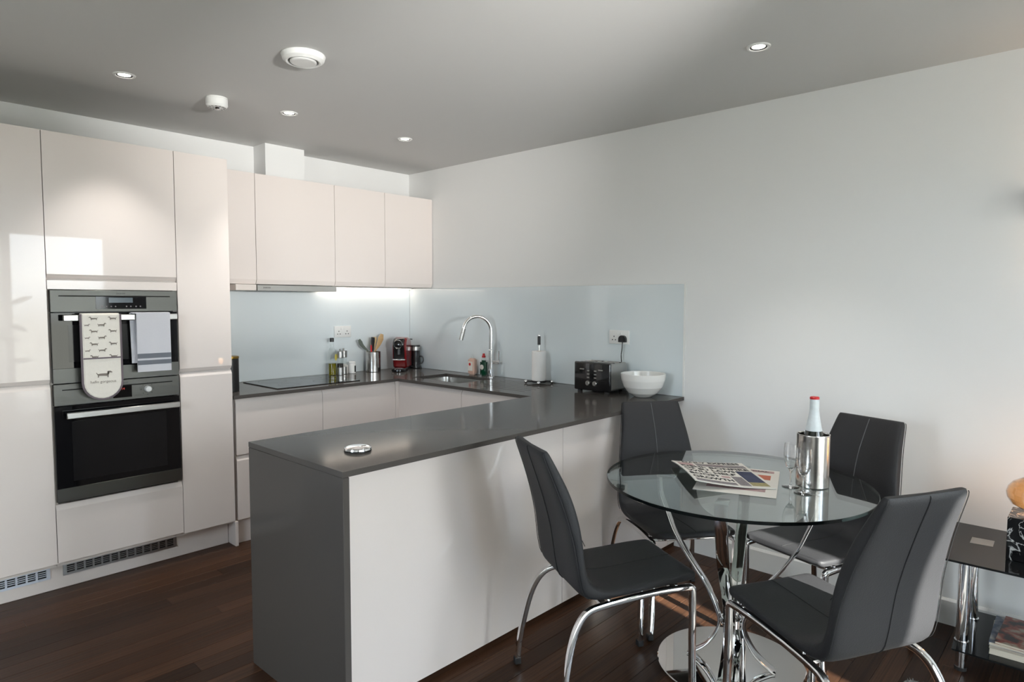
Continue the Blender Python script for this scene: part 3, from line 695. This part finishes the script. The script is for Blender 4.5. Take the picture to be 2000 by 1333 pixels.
fin('cap', lathe([(0,.1385),(.014,.1385),(.014,.150),(.010,.153),(.008,.168),(0,.170)],18), 'redcap', c)
fin('label', T(lathe([(0,0),(.019,0),(.019,.0008),(0,.0008)],24),(-.0208,0,.068),(0,-PI/2,0)), 'labelw', c)
# paper towel
c = thing('paper_towel_holder', 'black and chrome kitchen roll holder on the worktop', 'holder', at(-.105,-1.52))
ft = []
for i in range(4):
    a = PI/4+i*PI/2-.1; ft.append(T(box(-.004,.085,-.008,.008,.008,.020,.003),(0,0,0),(0,0,a)))
fin('base', J(lathe([(0,.008),(.05,.008),(.05,.018),(0,.018)],28), *ft), 'black', c)
for i in range(4):
    a = PI/4+i*PI/2-.1; fin('ball_foot', T(lathe([(0,.0005)]+[(.012*math.sin(PI*j/8),.0125-.012*math.cos(PI*j/8)) for j in range(1,8)]+[(0,.0245)],16),(.088*math.cos(a),.088*math.sin(a),0)), 'chrome', c)
fin('rod', lathe([(0,.02),(.0055,.02),(.0055,.262),(0,.262)],14), 'chrome', c); fin('grip', lathe([(0,.262),(.010,.262),(.0105,.264),(.0105,.318),(.009,.320),(0,.320)],18), 'black', c)
fin('finial', lathe([(0,.3202),(.009,.3205),(.010,.326),(.007,.333),(0,.335)],18), 'chrome', c)
c = thing('kitchen_roll', 'white roll of kitchen paper on the upright holder', 'kitchen roll', at(-.105,-1.52))
fin('roll', lathe([(.018,.0205),(.047,.0205),(.049,.023),(.049,.218),(.047,.220),(.018,.220)],40), 'tissue', c)
fin('core', lathe([(.0178,.0205),(.0178,.2198),(.0160,.2198),(.0160,.0205),(.0178,.0205)],24), 'wood', c)
# toaster
c = thing('toaster', 'black and steel four-slice toaster against the splashback', 'toaster', at(-.13,-2.05), -PI/2)
# local: x along wall (+x = towards dining), y: -y = away from wall (front)
fin('steel_body', box(-.128,.128,-.085,.095,.016,.182,.014,3), 'hood', c)
fr = fin('front_panel', box(-.134,.134,-.104,-.086,.012,.186,.008,3), 'blackgloss', c)
for x in (-.10,.10):
    for y in (-.085,.07): fin('foot', box(x-.012,x+.012,y-.01,y+.01,.0005,.016), 'rubber', c)
for x in (-.026,.026):
    fin('dial', T(lathe([(0,.012),(.012,.012),(.015,.009),(.016,0)],24),(x,-.1045,.058),(PI/2,0,0)), 'steelsat', fr)
    for z in (.092,.113,.134): fin('button', box(x-.009,x+.009,-.1065,-.1045,z-.004,z+.004,.001), 'steelsat', fr)
for x in (-.068,.068): fin('lever', box(x-.016,x+.016,-.116,-.1045,.138,.146,.002), 'steelsat', fr)
for x0,x1 in ((-.115,-.01),(.01,.115)):
    for y0 in (-.055,.015): fin('slot', box(x0,x1,y0,y0+.026,.1815,.1832), 'dark', c)
for x0,x1 in ((-.118,-.008),(.008,.118)):
    for y0 in (-.060,-.028,.010,.042): fin('slot_rim', box(x0,x1,y0,y0+.004,.182,.186,.001), 'chrome', c)
# bowl
c = thing('bowl', 'round white ceramic bowl on the worktop beside the toaster', 'bowl', at(-.158,-2.362))
fin('bowl_body', lathe([(0,.0005),(.048,.0005),(.052,.003),(.085,.025),(.112,.06),(.126,.10),(.131,.136),(.129,.138),(.126,.135),(.120,.10),(.106,.062),(.080,.030),(.045,.010),(0,.008)],56), 'ceramic', c)
# pop-up socket disc
c = thing('pop_up_socket', 'round chrome pop-up socket cap on the peninsula worktop', 'socket', at(-2.082,-2.315))
fin('ring', lathe([(0,.0003),(.050,.0003),(.050,.003),(.044,.003)],44), 'black', c)
fin('cap', lathe([(.049,.003),(.0505,.005),(.049,.011),(.042,.0145),(0,.0155)],44), 'chrome', c)
fin('handle_recess', box(.012,.030,-.010,-.002,.0148,.0158), 'black', c)

# ------------------------------------------------------------------ dining table
TX, TY = -.995, -3.291
c = thing('dining_table', 'round glass dining table with curved chrome legs on a mirrored disc base', 'table', (TX,TY,0))
fin('glass_top', lathe([(0,.743),(.4985,.743)],96), 'tabletop', c); 
tt = fin('glass_top_surface', lathe([(0,.755),(.4985,.755)],96), 'tabletop', c)
fin('glass_rim', lathe([(.4985,.755),(.500,.7538),(.500,.7442),(.4985,.743)],128), 'rim', c)
fin('disc_base', lathe([(0,.0005),(.285,.0005),(.287,.003),(.287,.008),(.284,.011),(0,.012)],96), 'mirror', c)
prof = [(.250,.741),(.292,.741),(.300,.735),(.292,.66),(.270,.60),(.228,.50),(.162,.40),(.098,.31),(.056,.22),(.046,.175),(.058,.125),(.096,.065),(.150,.022),(.168,.0135)]
for i in range(4):
    a = math.radians(15+90*i)
    pts = smooth_path([(r,0,z) for r,z in prof[2:]],5)
    bm = sweep([(.235,0,.741),(.29,0,.741)]+pts, rrect(.046,.010,.003,2), up=(0,1,0))
    # sweep 'side' lies in the bow plane; rebuild with width tangential
    bm.free(); bm = sweep([(.300,0,.735)]+pts[1:], [(b_,a_) for a_,b_ in rrect(.046,.011,.003,2)], up=(0,1,0))
    bm = J(bm, box(.232,.306,-.024,.024,.732,.7425,.003))
    fin('leg', T(bm,(0,0,0),(0,0,a)), 'chrome', c)
fin('hub_ring', J(lathe([(.036,.165),(.040,.165),(.040,.195),(.036,.195),(.036,.165)],32), *[T(box(.030,.05,-.016,.016,.172,.188,.003),(0,0,0),(0,0,math.radians(15+90*i))) for i in range(4)]), 'chrome', c)

# ------------------------------------------------------------------ chairs
FR = [(.252,.470),(.235,.474),(.15,.470),(.05,.462),(-.05,.457),(-.11,.462),(-.150,.478),(-.176,.508),(-.190,.56),(-.196,.62),(-.203,.68),(-.217,.745),(-.239,.81),(-.268,.87),(-.302,.932),(-.313,.946)]
BK = [(.258,.452),(.236,.437),(.15,.434),(.05,.430),(-.05,.424),(-.12,.420),(-.175,.426),(-.212,.452),(-.228,.51),(-.238,.575),(-.249,.64),(-.268,.715),(-.288,.78),(-.310,.845),(-.338,.925),(-.337,.945)]
WD = [.170,.183,.190,.194,.197,.199,.200,.201,.200,.196,.189,.180,.170,.160,.150,.144]
def shell(i0, i1):
    fr = smooth_path([(0,y,z) for y,z in FR],3); bk = smooth_path([(0,y,z) for y,z in BK],3); wd = smooth_path([(0,x,0) for x in WD],3)
    a, b = i0*3, i1*3; bm = bmesh.new(); rings = []; NX = 14
    for i in range(a, b+1):
        f, k, w_ = fr[i], bk[i], wd[i].y; ring = []
        mid = (f+k)/2; h = (f-k)/2
        # superellipse-like cross section
        for j in range(40):
            th = 2*PI*j/40; cx, sy = math.cos(th), math.sin(th)
            x = w_*math.copysign(abs(cx)**.28, cx); v = math.copysign(abs(sy)**.55, sy)
            if abs(x) > w_*.90 : pass
            conc = -.010*(1-(x/w_)**2)*(1 if v > 0 else 0)*(1 if i > 21 else .5)
            p = mid+h*v+ (h.normalized()*conc)
            ring.append(bm.verts.new((x,p.y,p.z)))
        rings.append(ring)
    for r0, r1 in zip(rings, rings[1:]):
        for j in range(40): bm.faces.new((r0[j],r0[(j+1)%40],r1[(j+1)%40],r1[j]))
    bm.faces.new(rings[0][::-1]); bm.faces.new(rings[-1])
    bmesh.ops.recalc_face_normals(bm, faces=bm.faces[:]); return bm
def seam_path(src, off, i0, i1, x=0):
    p = smooth_path([(x,y,z) for y,z in src],3)[i0*3:i1*3+1]; return p
def make_chair():
    t = thing('dining_chair', '-', 'chair', (0,0,0), 0, 'dark grey leather dining chairs around the glass table')
    st = fin('seat', shell(0,6), 'leather', t, angle=60); bk = fin('backrest', shell(6,15), 'leather', t, angle=60)
    ff = smooth_path([(0,y,z) for y,z in FR],3); kk = smooth_path([(0,y,z) for y,z in BK],3)
    def line(src, oth, i0, i1, e): return [src[i]+(src[i]-oth[i]).normalized()*e for i in range(i0,i1+1)]
    fin('seam', sweep(line(ff,kk,2,18,-.0045), circ(.0016,6), up=(1,0,0)), 'piping', st)
    fin('seam', sweep(line(ff,kk,27,43,-.0092), circ(.0016,6), up=(1,0,0)), 'stitch', bk)
    fin('seam', sweep(line(kk,ff,19,44,.0006), circ(.0022,6), up=(1,0,0)), 'piping', bk)
    # curved cross stitch on the front of the backrest
    i = 27; cr_ = []
    for q in range(-8,9):
        u = q/8; ii = 27+int(round(3*(1-u*u)))
        p = ff[ii]+(ff[ii]-kk[ii]).normalized()*(-.0095*(1-u*u)+.0005); cr_.append((u*.19*(WD[9]/.196)*.97,p.y,p.z))
    fin('seam', sweep(smooth_path(cr_,2), circ(.0013,6), up=(0,0,1)), 'piping', bk)
    # side piping on the rear edges
    wdp = smooth_path([(0,x,0) for x in WD],3)
    for s in (-1,1):
        pth = [kk[i]*.86+ff[i]*.14+Vector((s*(wdp[i].y+.0002),0,0)) for i in range(19,45)]
        fin('side_seam', sweep(pth, circ(.0014,6), up=(1,0,0)), 'piping', bk)
    for s in (-1,1):
        p = [(s*.196,.238,.004),(s*.190,.236,.10),(s*.186,.235,.30),(s*.186,.234,.400),(s*.186,.230,.4175),(s*.186,.212,.4215),(s*.186,.10,.4225),(s*.187,-.03,.413),(s*.189,-.13,.402),(s*.192,-.185,.390),(s*.198,-.222,.356),(s*.207,-.252,.29),(s*.218,-.277,.18),(s*.226,-.290,.09),(s*.231,-.297,.004)]
        leg = fin('side_frame', sweep(smooth_path(p,4), rrect(.022,.022,.005,2), up=(1,0,.02)), 'chrome', t)
        for y_, x_ in ((.238,.196),(-.297,.231)):
            fin('foot_cap', T(box(-.013,.013,-.013,.013,.0003,.028,.003),(s*x_,y_,0)), 'rubber', leg)
        for y_, z_ in ((.17,.435),(-.10,.421)):
            fin('fixing', T(lathe([(0,-.014),(.006,-.014),(.006,.0),(0,.0)],12),(s*.178,y_,z_)), 'chrome', leg)
    for y_,z_ in ((.17,.4165),(-.115,.399)): fin('cross_bar', box(-.180,.180,y_-.012,y_+.012,z_-.008,z_+.008,.003), 'chrome', t)
    return t
ch = make_chair()
poses = [(-1.424,-3.003,-.508,'dark grey leather chair with its back to the peninsula, nearest the camera on the left'),
         (-.748,-2.893,-2.25,'dark grey leather chair beyond the table, below the white bowl and worktop end'),
         (-.582,-3.491,2.829,'dark grey leather chair against the right wall behind the wine cooler'),
         (-1.284,-3.725,1.08,'dark grey leather chair at the right front, sun patches on its back')]
for i,(x,y,th,lb) in enumerate(poses):
    o = ch if i == 0 else copy_tree(ch)
    o.location = (x,y,0); o.rotation_euler = (0,0,th-PI/2); o['label'] = lb

# ------------------------------------------------------------------ on the table
TZ = .7555
c = thing('wine_cooler', 'brushed steel wine cooler cylinder on the glass table', 'wine cooler', (-.875,-3.543,TZ))
fin('cylinder', lathe([(0,.0005),(.057,.0005),(.059,.003),(.059,.196),(.0585,.2),(.0555,.2),(.0545,.196),(.0545,.006),(0,.006)],56), 'steelcyl', c)
c = thing('sparkling_wine_bottle', 'dark wine bottle with white foil neck and red top in the steel cooler', 'bottle', (-.875,-3.543,TZ+.0075))
fin('glass', lathe([(0,.0005),(.036,.0005),(.040,.004),(.040,.15),(.038,.175),(.030,.205),(.0255,.218)],36), 'darkbottle', c)
fin('foil', lathe([(.0268,.205),(.030,.2055),(.026,.225),(.019,.265),(.0165,.285),(.0165,.318),(.0155,.326),(.0155,.330),(0,.331)],36), 'foil', c)
fin('foil_top', lathe([(.0168,.325),(.0170,.332),(.014,.3345),(0,.335)],30), 'redcap', c)
def flute(label, x, y):
    c = thing('champagne_flute', label, 'glass', (x,y,TZ), group=None)
    fin('base', lathe([(0,.0005),(.030,.0005),(.031,.0015),(.028,.003),(.010,.005),(.0045,.008)],40), 'flute', c)
    fin('stem', lathe([(.0045,.008),(.0034,.02),(.0034,.055),(.006,.063)],20), 'flute', c)
    fin('bowl', lathe([(.006,.063),(.015,.075),(.023,.095),(.0265,.12),(.0265,.145),(.0245,.167),(.0237,.167),(.0255,.145),(.0255,.12),(.022,.097),(.014,.078),(0,.072)],40), 'flute', c)
flute('front champagne flute on the glass table, nearer the camera', -1.009, -3.554)
flute('rear champagne flute on the table, half behind the front one', -.952,-3.490)
# newspapers
def news(label, org, u, v, W_, H_, curl, z0, content, th=.004):
    """org = top-left corner; u = right, v = down on the page"""
    u = Vector((*u,0)).normalized(); v = Vector((*v,0)).normalized(); n_ = Vector((0,0,1))
    def P(a,b,e=0):
        # a,b in metres from top-left
        q = b/H_; r = a/W_
        z = curl*( (1-r)**2*(.35+.65*q) + .25*(1-r)*math.sin(q*PI)) 
        return Vector(org)+u*a+v*b+n_*(z0+z+e)
    c = thing('newspaper', label, 'newspaper', (org[0],org[1],TZ)); off = Vector((org[0],org[1],TZ)); OFF[c.name] = off
    org = (org[0],org[1],0)
    def sheet(a0,a1,b0,b1,e0,e1,na=12,nb=12):
        bm = bmesh.new(); g = [[[bm.verts.new(P(a0+(a1-a0)*i/na,b0+(b1-b0)*j/nb,e)) for i in range(na+1)] for j in range(nb+1)] for e in (e0,e1)]
        for s in (0,1):
            for j in range(nb):
                for i in range(na): bm.faces.new((g[s][j][i],g[s][j][i+1],g[s][j+1][i+1],g[s][j+1][i]))
        for j in range(nb):
            for i in (0,na): bm.faces.new((g[0][j][i],g[0][j+1][i],g[1][j+1][i],g[1][j][i]))
        for i in range(na):
            for j in (0,nb): bm.faces.new((g[0][j][i],g[0][j][i+1],g[1][j][i+1],g[1][j][i]))
        bmesh.ops.recalc_face_normals(bm, faces=bm.faces[:]); return bm
    fin('pages', sheet(0,W_,0,H_,.0005,th), 'paper', c)
    for it in content:
        if it[0] == 'r':
            _, nm, a0,a1,b0,b1,m = it; fin(nm, sheet(a0,a1,b0,b1,th+.0002,th+.0005,6,6), m, c)
        else:
            _, nm, s, a, b, wid, size, m = it
            bm = text_bm(s, size, .00015, 'LEFT', size*.03)
            xs_ = [q.co.x for q in bm.verts]; k = wid/(max(xs_)-min(xs_)); mn = min(xs_)
            for q in bm.verts: q.co = P(a+(q.co.x-mn)*k, b-q.co.y, th+.0006+q.co.z)
            fin(nm, bm, m, c)
    return c
news('smaller newspaper lying underneath, showing a coloured page', (-.855,-3.105), (.32,-.947), (-.947,-.32), .29, .40, 0.0, TZ, [
    ('r','margin_print',.03,.27,.016,.05,'pprint'),('r','photo',.04,.25,.20,.34,'pprint'),('r','photo',.20,.26,.09,.16,'oprint'),('t','headline','DAILY SPECIAL',.05,.03,.2,.02,'ink'),
    ('t','headline','AWAY',.06,.105,.12,.04,'ink'),('r','photo',.12,.2,.15,.19,'kprint'),('r','text_column',.03,.12,.13,.19,'gprint')], th=.002)
news('upper tabloid newspaper with a bold headline on the glass table', (-.955,-2.990), (.66,-.752), (-.740,-.672), .30, .375, .030, TZ+.0035, [
    ('t','masthead','DAILY EXPRESS',.040,.024,.240,.040,'ink'),
    ('r','corner_crest',.008,.032,.012,.022,'ink'),
    ('r','photo',.012,.075,.045,.098,'pprint'),('r','strapline',.085,.29,.050,.062,'gprint'),('r','strapline',.085,.29,.068,.094,'gprint'),('r','strapline',.13,.2,.05,.094,'pprint'),
    ('t','headline','RISHI: BONFIRE',.012,.122,.275,.040,'ink'),('t','headline','OF EU LAWS',.012,.167,.205,.040,'ink'),('t','headline','WILL HELP',.012,.212,.195,.040,'ink'),
    ('t','headline','BOOST',.012,.257,.118,.040,'ink'),('t','headline','GROWTH',.012,.305,.155,.042,'ink'),
    ('r','photo',.135,.168,.245,.272,'pprint'),('r','photo',.222,.288,.147,.305,'bprint'),('r','photo',.222,.288,.307,.355,'kprint'),('r','text_column',.175,.217,.24,.36,'gprint'),('r','text_column',.012,.165,.335,.365,'gprint')])

# ------------------------------------------------------------------ side table, lamp, magazines
c = thing('side_table', 'black glass side table with chrome tube legs against the right wall', 'side table', (-.29,-4.3,0), world=True)
fin('top', prism([(-.548,-4.72),(-.02,-4.72),(-.02,-3.885),(-.548,-3.925)], .472, .480, .0015), 'smoke', c)
fin('shelf', prism([(-.50,-4.68),(-.06,-4.68),(-.06,-3.93),(-.50,-3.955)], .110, .116, .001), 'smoke', c)
for x in (-.405,-.15):
    for y in (-3.975,-4.62):
        leg = fin('leg', J(lathe([(.0,.117),(.021,.117),(.021,.4715),(0,.4715)],28,x,y), lathe([(0,.014),(.019,.014),(.019,.1095),(0,.1095)],28,x,y)), 'chrome', c)
        fin('collar', lathe([(.0195,.1165),(.025,.1165),(.025,.121),(.0215,.121)],28,x,y), 'chrome', leg)
        fin('foot_cap', lathe([(0,.0003),(.021,.0003),(.021,.014),(0,.014)],24,x,y), 'rubber', leg)
fin('mounting_plate', prism([(-.205,-3.97),(-.199,-4.045),(-.28,-4.048),(-.289,-3.973)],.4801,.4812), 'steelsat', c)
c = thing('table_lamp', 'table lamp with glowing amber glass globe on a black marble block', 'lamp', (-.32,-4.185,.4805))
fin('marble_block', box(-.085,.085,-.085,.085,.0005,.165,.002), 'marble', c)
fin('collar', lathe([(0,.1655),(.032,.1655),(.032,.172),(.024,.180),(0,.180)],28), 'black', c)
sh = [(.022,.182),(.05,.186),(.080,.202),(.096,.228),(.100,.250),(.094,.272),(.078,.292),(.05,.305),(.02,.310),(0,.311)]
bm = lathe(sh,28)
for v in bm.verts:
    if v.co.z > .187: v.co += Vector((math.sin(v.co.y*60)*.0018, math.cos(v.co.x*55)*.0018, math.sin(v.co.x*40+v.co.y*50)*.0025))
fin('glass_shade', bm, 'amber', c, angle=80)
fin('bulb', lathe([(0,.214),(.008,.216),(.014,.232),(.012,.250),(0,.262)],18), 'bulb_on', c)
lt = bpy.data.lights.new('bulb_glow','POINT'); lt.energy = .7; lt.color = (1,.62,.32); lt.shadow_soft_size = .03
lo = bpy.data.objects.new('bulb_glow', lt); C.objects.link(lo); lo.parent = c; lo.location = (0,0,.30)
def mag(label, x0,x1,y0,y1,z0,z1,cv, rot=0):
    c = thing('magazine', label, 'magazine', ((x0+x1)/2,(y0+y1)/2,z0), rot, group='magazines stacked on the side table shelf'); a,b = (x1-x0)/2,(y1-y0)/2
    fin('pages', box(-a+.002,a-.001,-b+.002,b-.002,.001,z1-z0-.001), 'page', c); fin('cover', box(-a,a,-b,b,z1-z0-.0009,z1-z0,.0002), cv, c)
    fin('back_cover', box(-a,a,-b,b,.0002,.0009), cv, c)
mag('thick pale magazine at the bottom of the shelf stack', -.44,-.16,-4.36,-4.06,.1165,.140,'page',.05)
mag('blue magazine in the middle of the shelf stack', -.42,-.14,-4.35,-4.06,.1405,.152,'cover2',.02)
mag('magazine with a dark red picture cover on top of the shelf stack', -.43,-.15,-4.38,-4.085,.1525,.162,'cover1',-.03)
# rug corner
c = thing('rug', 'grey shaggy rug, only its corner in view at the bottom right', 'rug', (-1.2,-4.25,0))
RXC, RYC = -.63, -3.83
rg = fin('pile', T(prism(rrect(2.4,1.9,.04,4),.0005,.007,.003),(RXC-1.2+1.2,RYC-.95+4.25,0)), 'rug', c)
bm = bmesh.new()
for i in range(2600):
    x = RXC+1.2-random.uniform(.01,.40); y = RYC+4.25-random.uniform(.01,.55); a = random.random()*6.28; h = random.uniform(.008,.016); r = .0025
    p = [bm.verts.new((x+r*math.cos(a+k*2.09), y+r*math.sin(a+k*2.09), .0065)) for k in range(3)]; q = bm.verts.new((x+random.uniform(-.006,.006),y+random.uniform(-.006,.006),.007+h))
    for k in range(3): bm.faces.new((p[k],p[(k+1)%3],q))
o = fin('tufts', bm, 'rug', c); o['kind'] = 'stuff'

# ------------------------------------------------------------------ wall light just beyond the right edge
c = thing('wall_light', 'white up-and-down wall light at the right edge of the frame', 'wall light', (-.05,-4.235,1.87))
fin('housing', box(-.05,.048,-.10,.10,-.045,.045,.004), 'white', c)
for s in (1,-1):
    fin('lens', box(-.035,.035,-.08,.08,s*.0455,s*.0465), mat('wall_light_lens', (1,.8,.6), .4, emit=((1,.72,.46), 6)), c)
    lt = bpy.data.lights.new('wall_light_beam','SPOT'); lt.energy = 1.3; lt.color = (1,.66,.42); lt.spot_size = math.radians(110); lt.spot_blend = .8; lt.shadow_soft_size = .02
    lo = bpy.data.objects.new('wall_light_beam', lt); C.objects.link(lo); lo.parent = c; lo.location = (0,0,s*.05); lo.rotation_euler = (PI if s > 0 else 0,0,0)

# ------------------------------------------------------------------ ceiling fittings
def downlight(label, x, y, e=26):
    c = thing('downlight', label, 'downlight', (x,y,H), group='recessed ceiling downlights')
    fin('trim_ring', lathe([(.034,-.0035),(.037,-.006),(.045,-.0055),(.048,-.0005)],44), 'white', c)
    fin('inner_ring', lathe([(.026,-.0008),(.029,-.003),(.034,-.0035)],40), 'black', c)
    fin('lens', lathe([(0,-.0015),(.027,-.0012)],32), 'led_on', c)
    lt = bpy.data.lights.new('downlight_beam','SPOT'); lt.energy = e; lt.color = (1,.96,.91); lt.spot_size = math.radians(80); lt.spot_blend = .7; lt.shadow_soft_size = .025
    lo = bpy.data.objects.new('downlight_beam', lt); C.objects.link(lo); lo.parent = c; lo.location = (0,0,-.01)
downlight('recessed downlight in front of the oven cabinets', -2.401,-.93)
downlight('recessed downlight above the hob area, between smoke alarm and duct', -1.574,-.925)
downlight('recessed downlight nearest the kitchen corner', -.774,-.94)
downlight('recessed downlight over the dining table', -.748,-3.241)
c = thing('smoke_alarm', 'round white smoke alarm on the ceiling by the tall cabinets', 'smoke alarm', (-1.963,-.90,H))
fin('housing', lathe([(.052,-.0005),(.053,-.006),(.051,-.008),(.053,-.010),(.053,-.040),(.045,-.050),(.0,-.052)],44), 'white', c)
fin('vent_slots', J(*[T(box(.030,.042,-.0018,.0018,-.0513,-.049),(0,0,0),(0,0,2*PI*k/12)) for k in range(12)]), 'zone', c)
fin('sensor_cap', lathe([(.0,-.060),(.014,-.059),(.018,-.054),(.020,-.050)],24), 'chrome', c)
c = thing('ceiling_vent', 'round white extract vent on the ceiling', 'vent', (-1.965,-1.77,H))
fin('flange', lathe([(.090,-.0005),(.092,-.004),(.086,-.022),(.072,-.032),(.064,-.030),(.062,-.012),(.062,-.001)],56), 'white', c)
fin('valve_disc', lathe([(0,-.036),(.050,-.035),(.055,-.031),(.054,-.024),(0,-.022)],48), 'white', c)
fin('throat', lathe([(0,-.004),(.0615,-.004)],40), 'dark', c)

# ------------------------------------------------------------------ added stand for the glare fill spot, behind the camera
c = thing('added_fill_stand', 'added fill spotlight behind the camera, standing in for sun glare on the kitchen wall', 'lamp', (-2.5,-5.7,0))
fin('base', lathe([(0,.001),(.14,.001),(.14,.018),(.02,.03),(0,.03)],36), 'black', c); fin('pole', lathe([(0,.03),(.011,.03),(.011,1.52),(0,1.52)],16), 'black', c)
hd_ = T(lathe([(.055,.012),(.06,.012),(.06,-.10),(.03,-.13),(0,-.13),(0,-.125),(.028,-.125),(.055,-.098),(.055,.012)],32)); hq = (Vector((-.72,0,2.5))-Vector((-2.5,-5.7,1.6))).to_track_quat('Z','Y').to_matrix().to_4x4()
bmesh.ops.transform(hd_, matrix=Matrix.Translation((0,0,1.6)) @ hq, verts=hd_.verts); fin('head', hd_, 'black', c)
go.parent = c; go.location = (0,0,1.6)
# ------------------------------------------------------------------ added couch behind the camera, bounces light into the room
c = thing('bounce_sofa', 'cream couch added behind the camera to bounce light', 'bounce_sofa', (-4.0,-5.3,0), PI/2)
fin('frame', box(-1.0,1.0,-.42,.42,.06,.26,.02), 'linen', c)
for x in (-.52,.52): fin('seat_cushion', box(x-.41,x+.41,-.45,.22,.262,.44,.05,3), 'linen', c); fin('back_cushion', box(x-.40,x+.40,.12,.34,.442,.80,.07,3), 'linen', c)
for x in (-1.03,1.03): fin('arm', box(x-.09,x+.09,-.42,.42,.06,.60,.04,3), 'linen', c)
fin('back', box(-.94,.94,.345,.45,.262,.78,.03,2), 'linen', c)
for x in (-.9,.9):
    for y in (-.36,.36): fin('leg', box(x-.03,x+.03,y-.03,y+.03,.0005,.06), 'black', c)
# ------------------------------------------------------------------ added plant out of frame, its leaves break up the sun
c = thing('dapple_plant', 'leafy potted plant added out of view to dapple the sun', 'plant', (-2.02,-6.2,0))
fin('pot', lathe([(0,.001),(.11,.001),(.14,.26),(.13,.262),(.12,.24),(0,.24)],32), 'pot', c)
st_ = []; lv_ = []
for k in range(12):
    a = k*2.4; r = .05+.14*random.random(); h = .75+1.0*k/12
    st_.append(sweep(smooth_path([(0,0,.24),(r*.3*math.cos(a),r*.3*math.sin(a),h*.7),(r*math.cos(a),r*math.sin(a),h)],4), circ(.004,5)))
    lf = [(0,0),(.035,.04),(.05,.10),(.035,.17),(0,.23),(-.035,.17),(-.05,.10),(-.035,.04)]
    lv_.append(T(prism(lf,0,.001),(r*math.cos(a),r*math.sin(a),h),(.5*math.sin(k),.7,a-PI/2)))
fin('stems', J(*st_), 'leaf', c); o = fin('leaves', J(*lv_), 'leaf', c, flat=True);
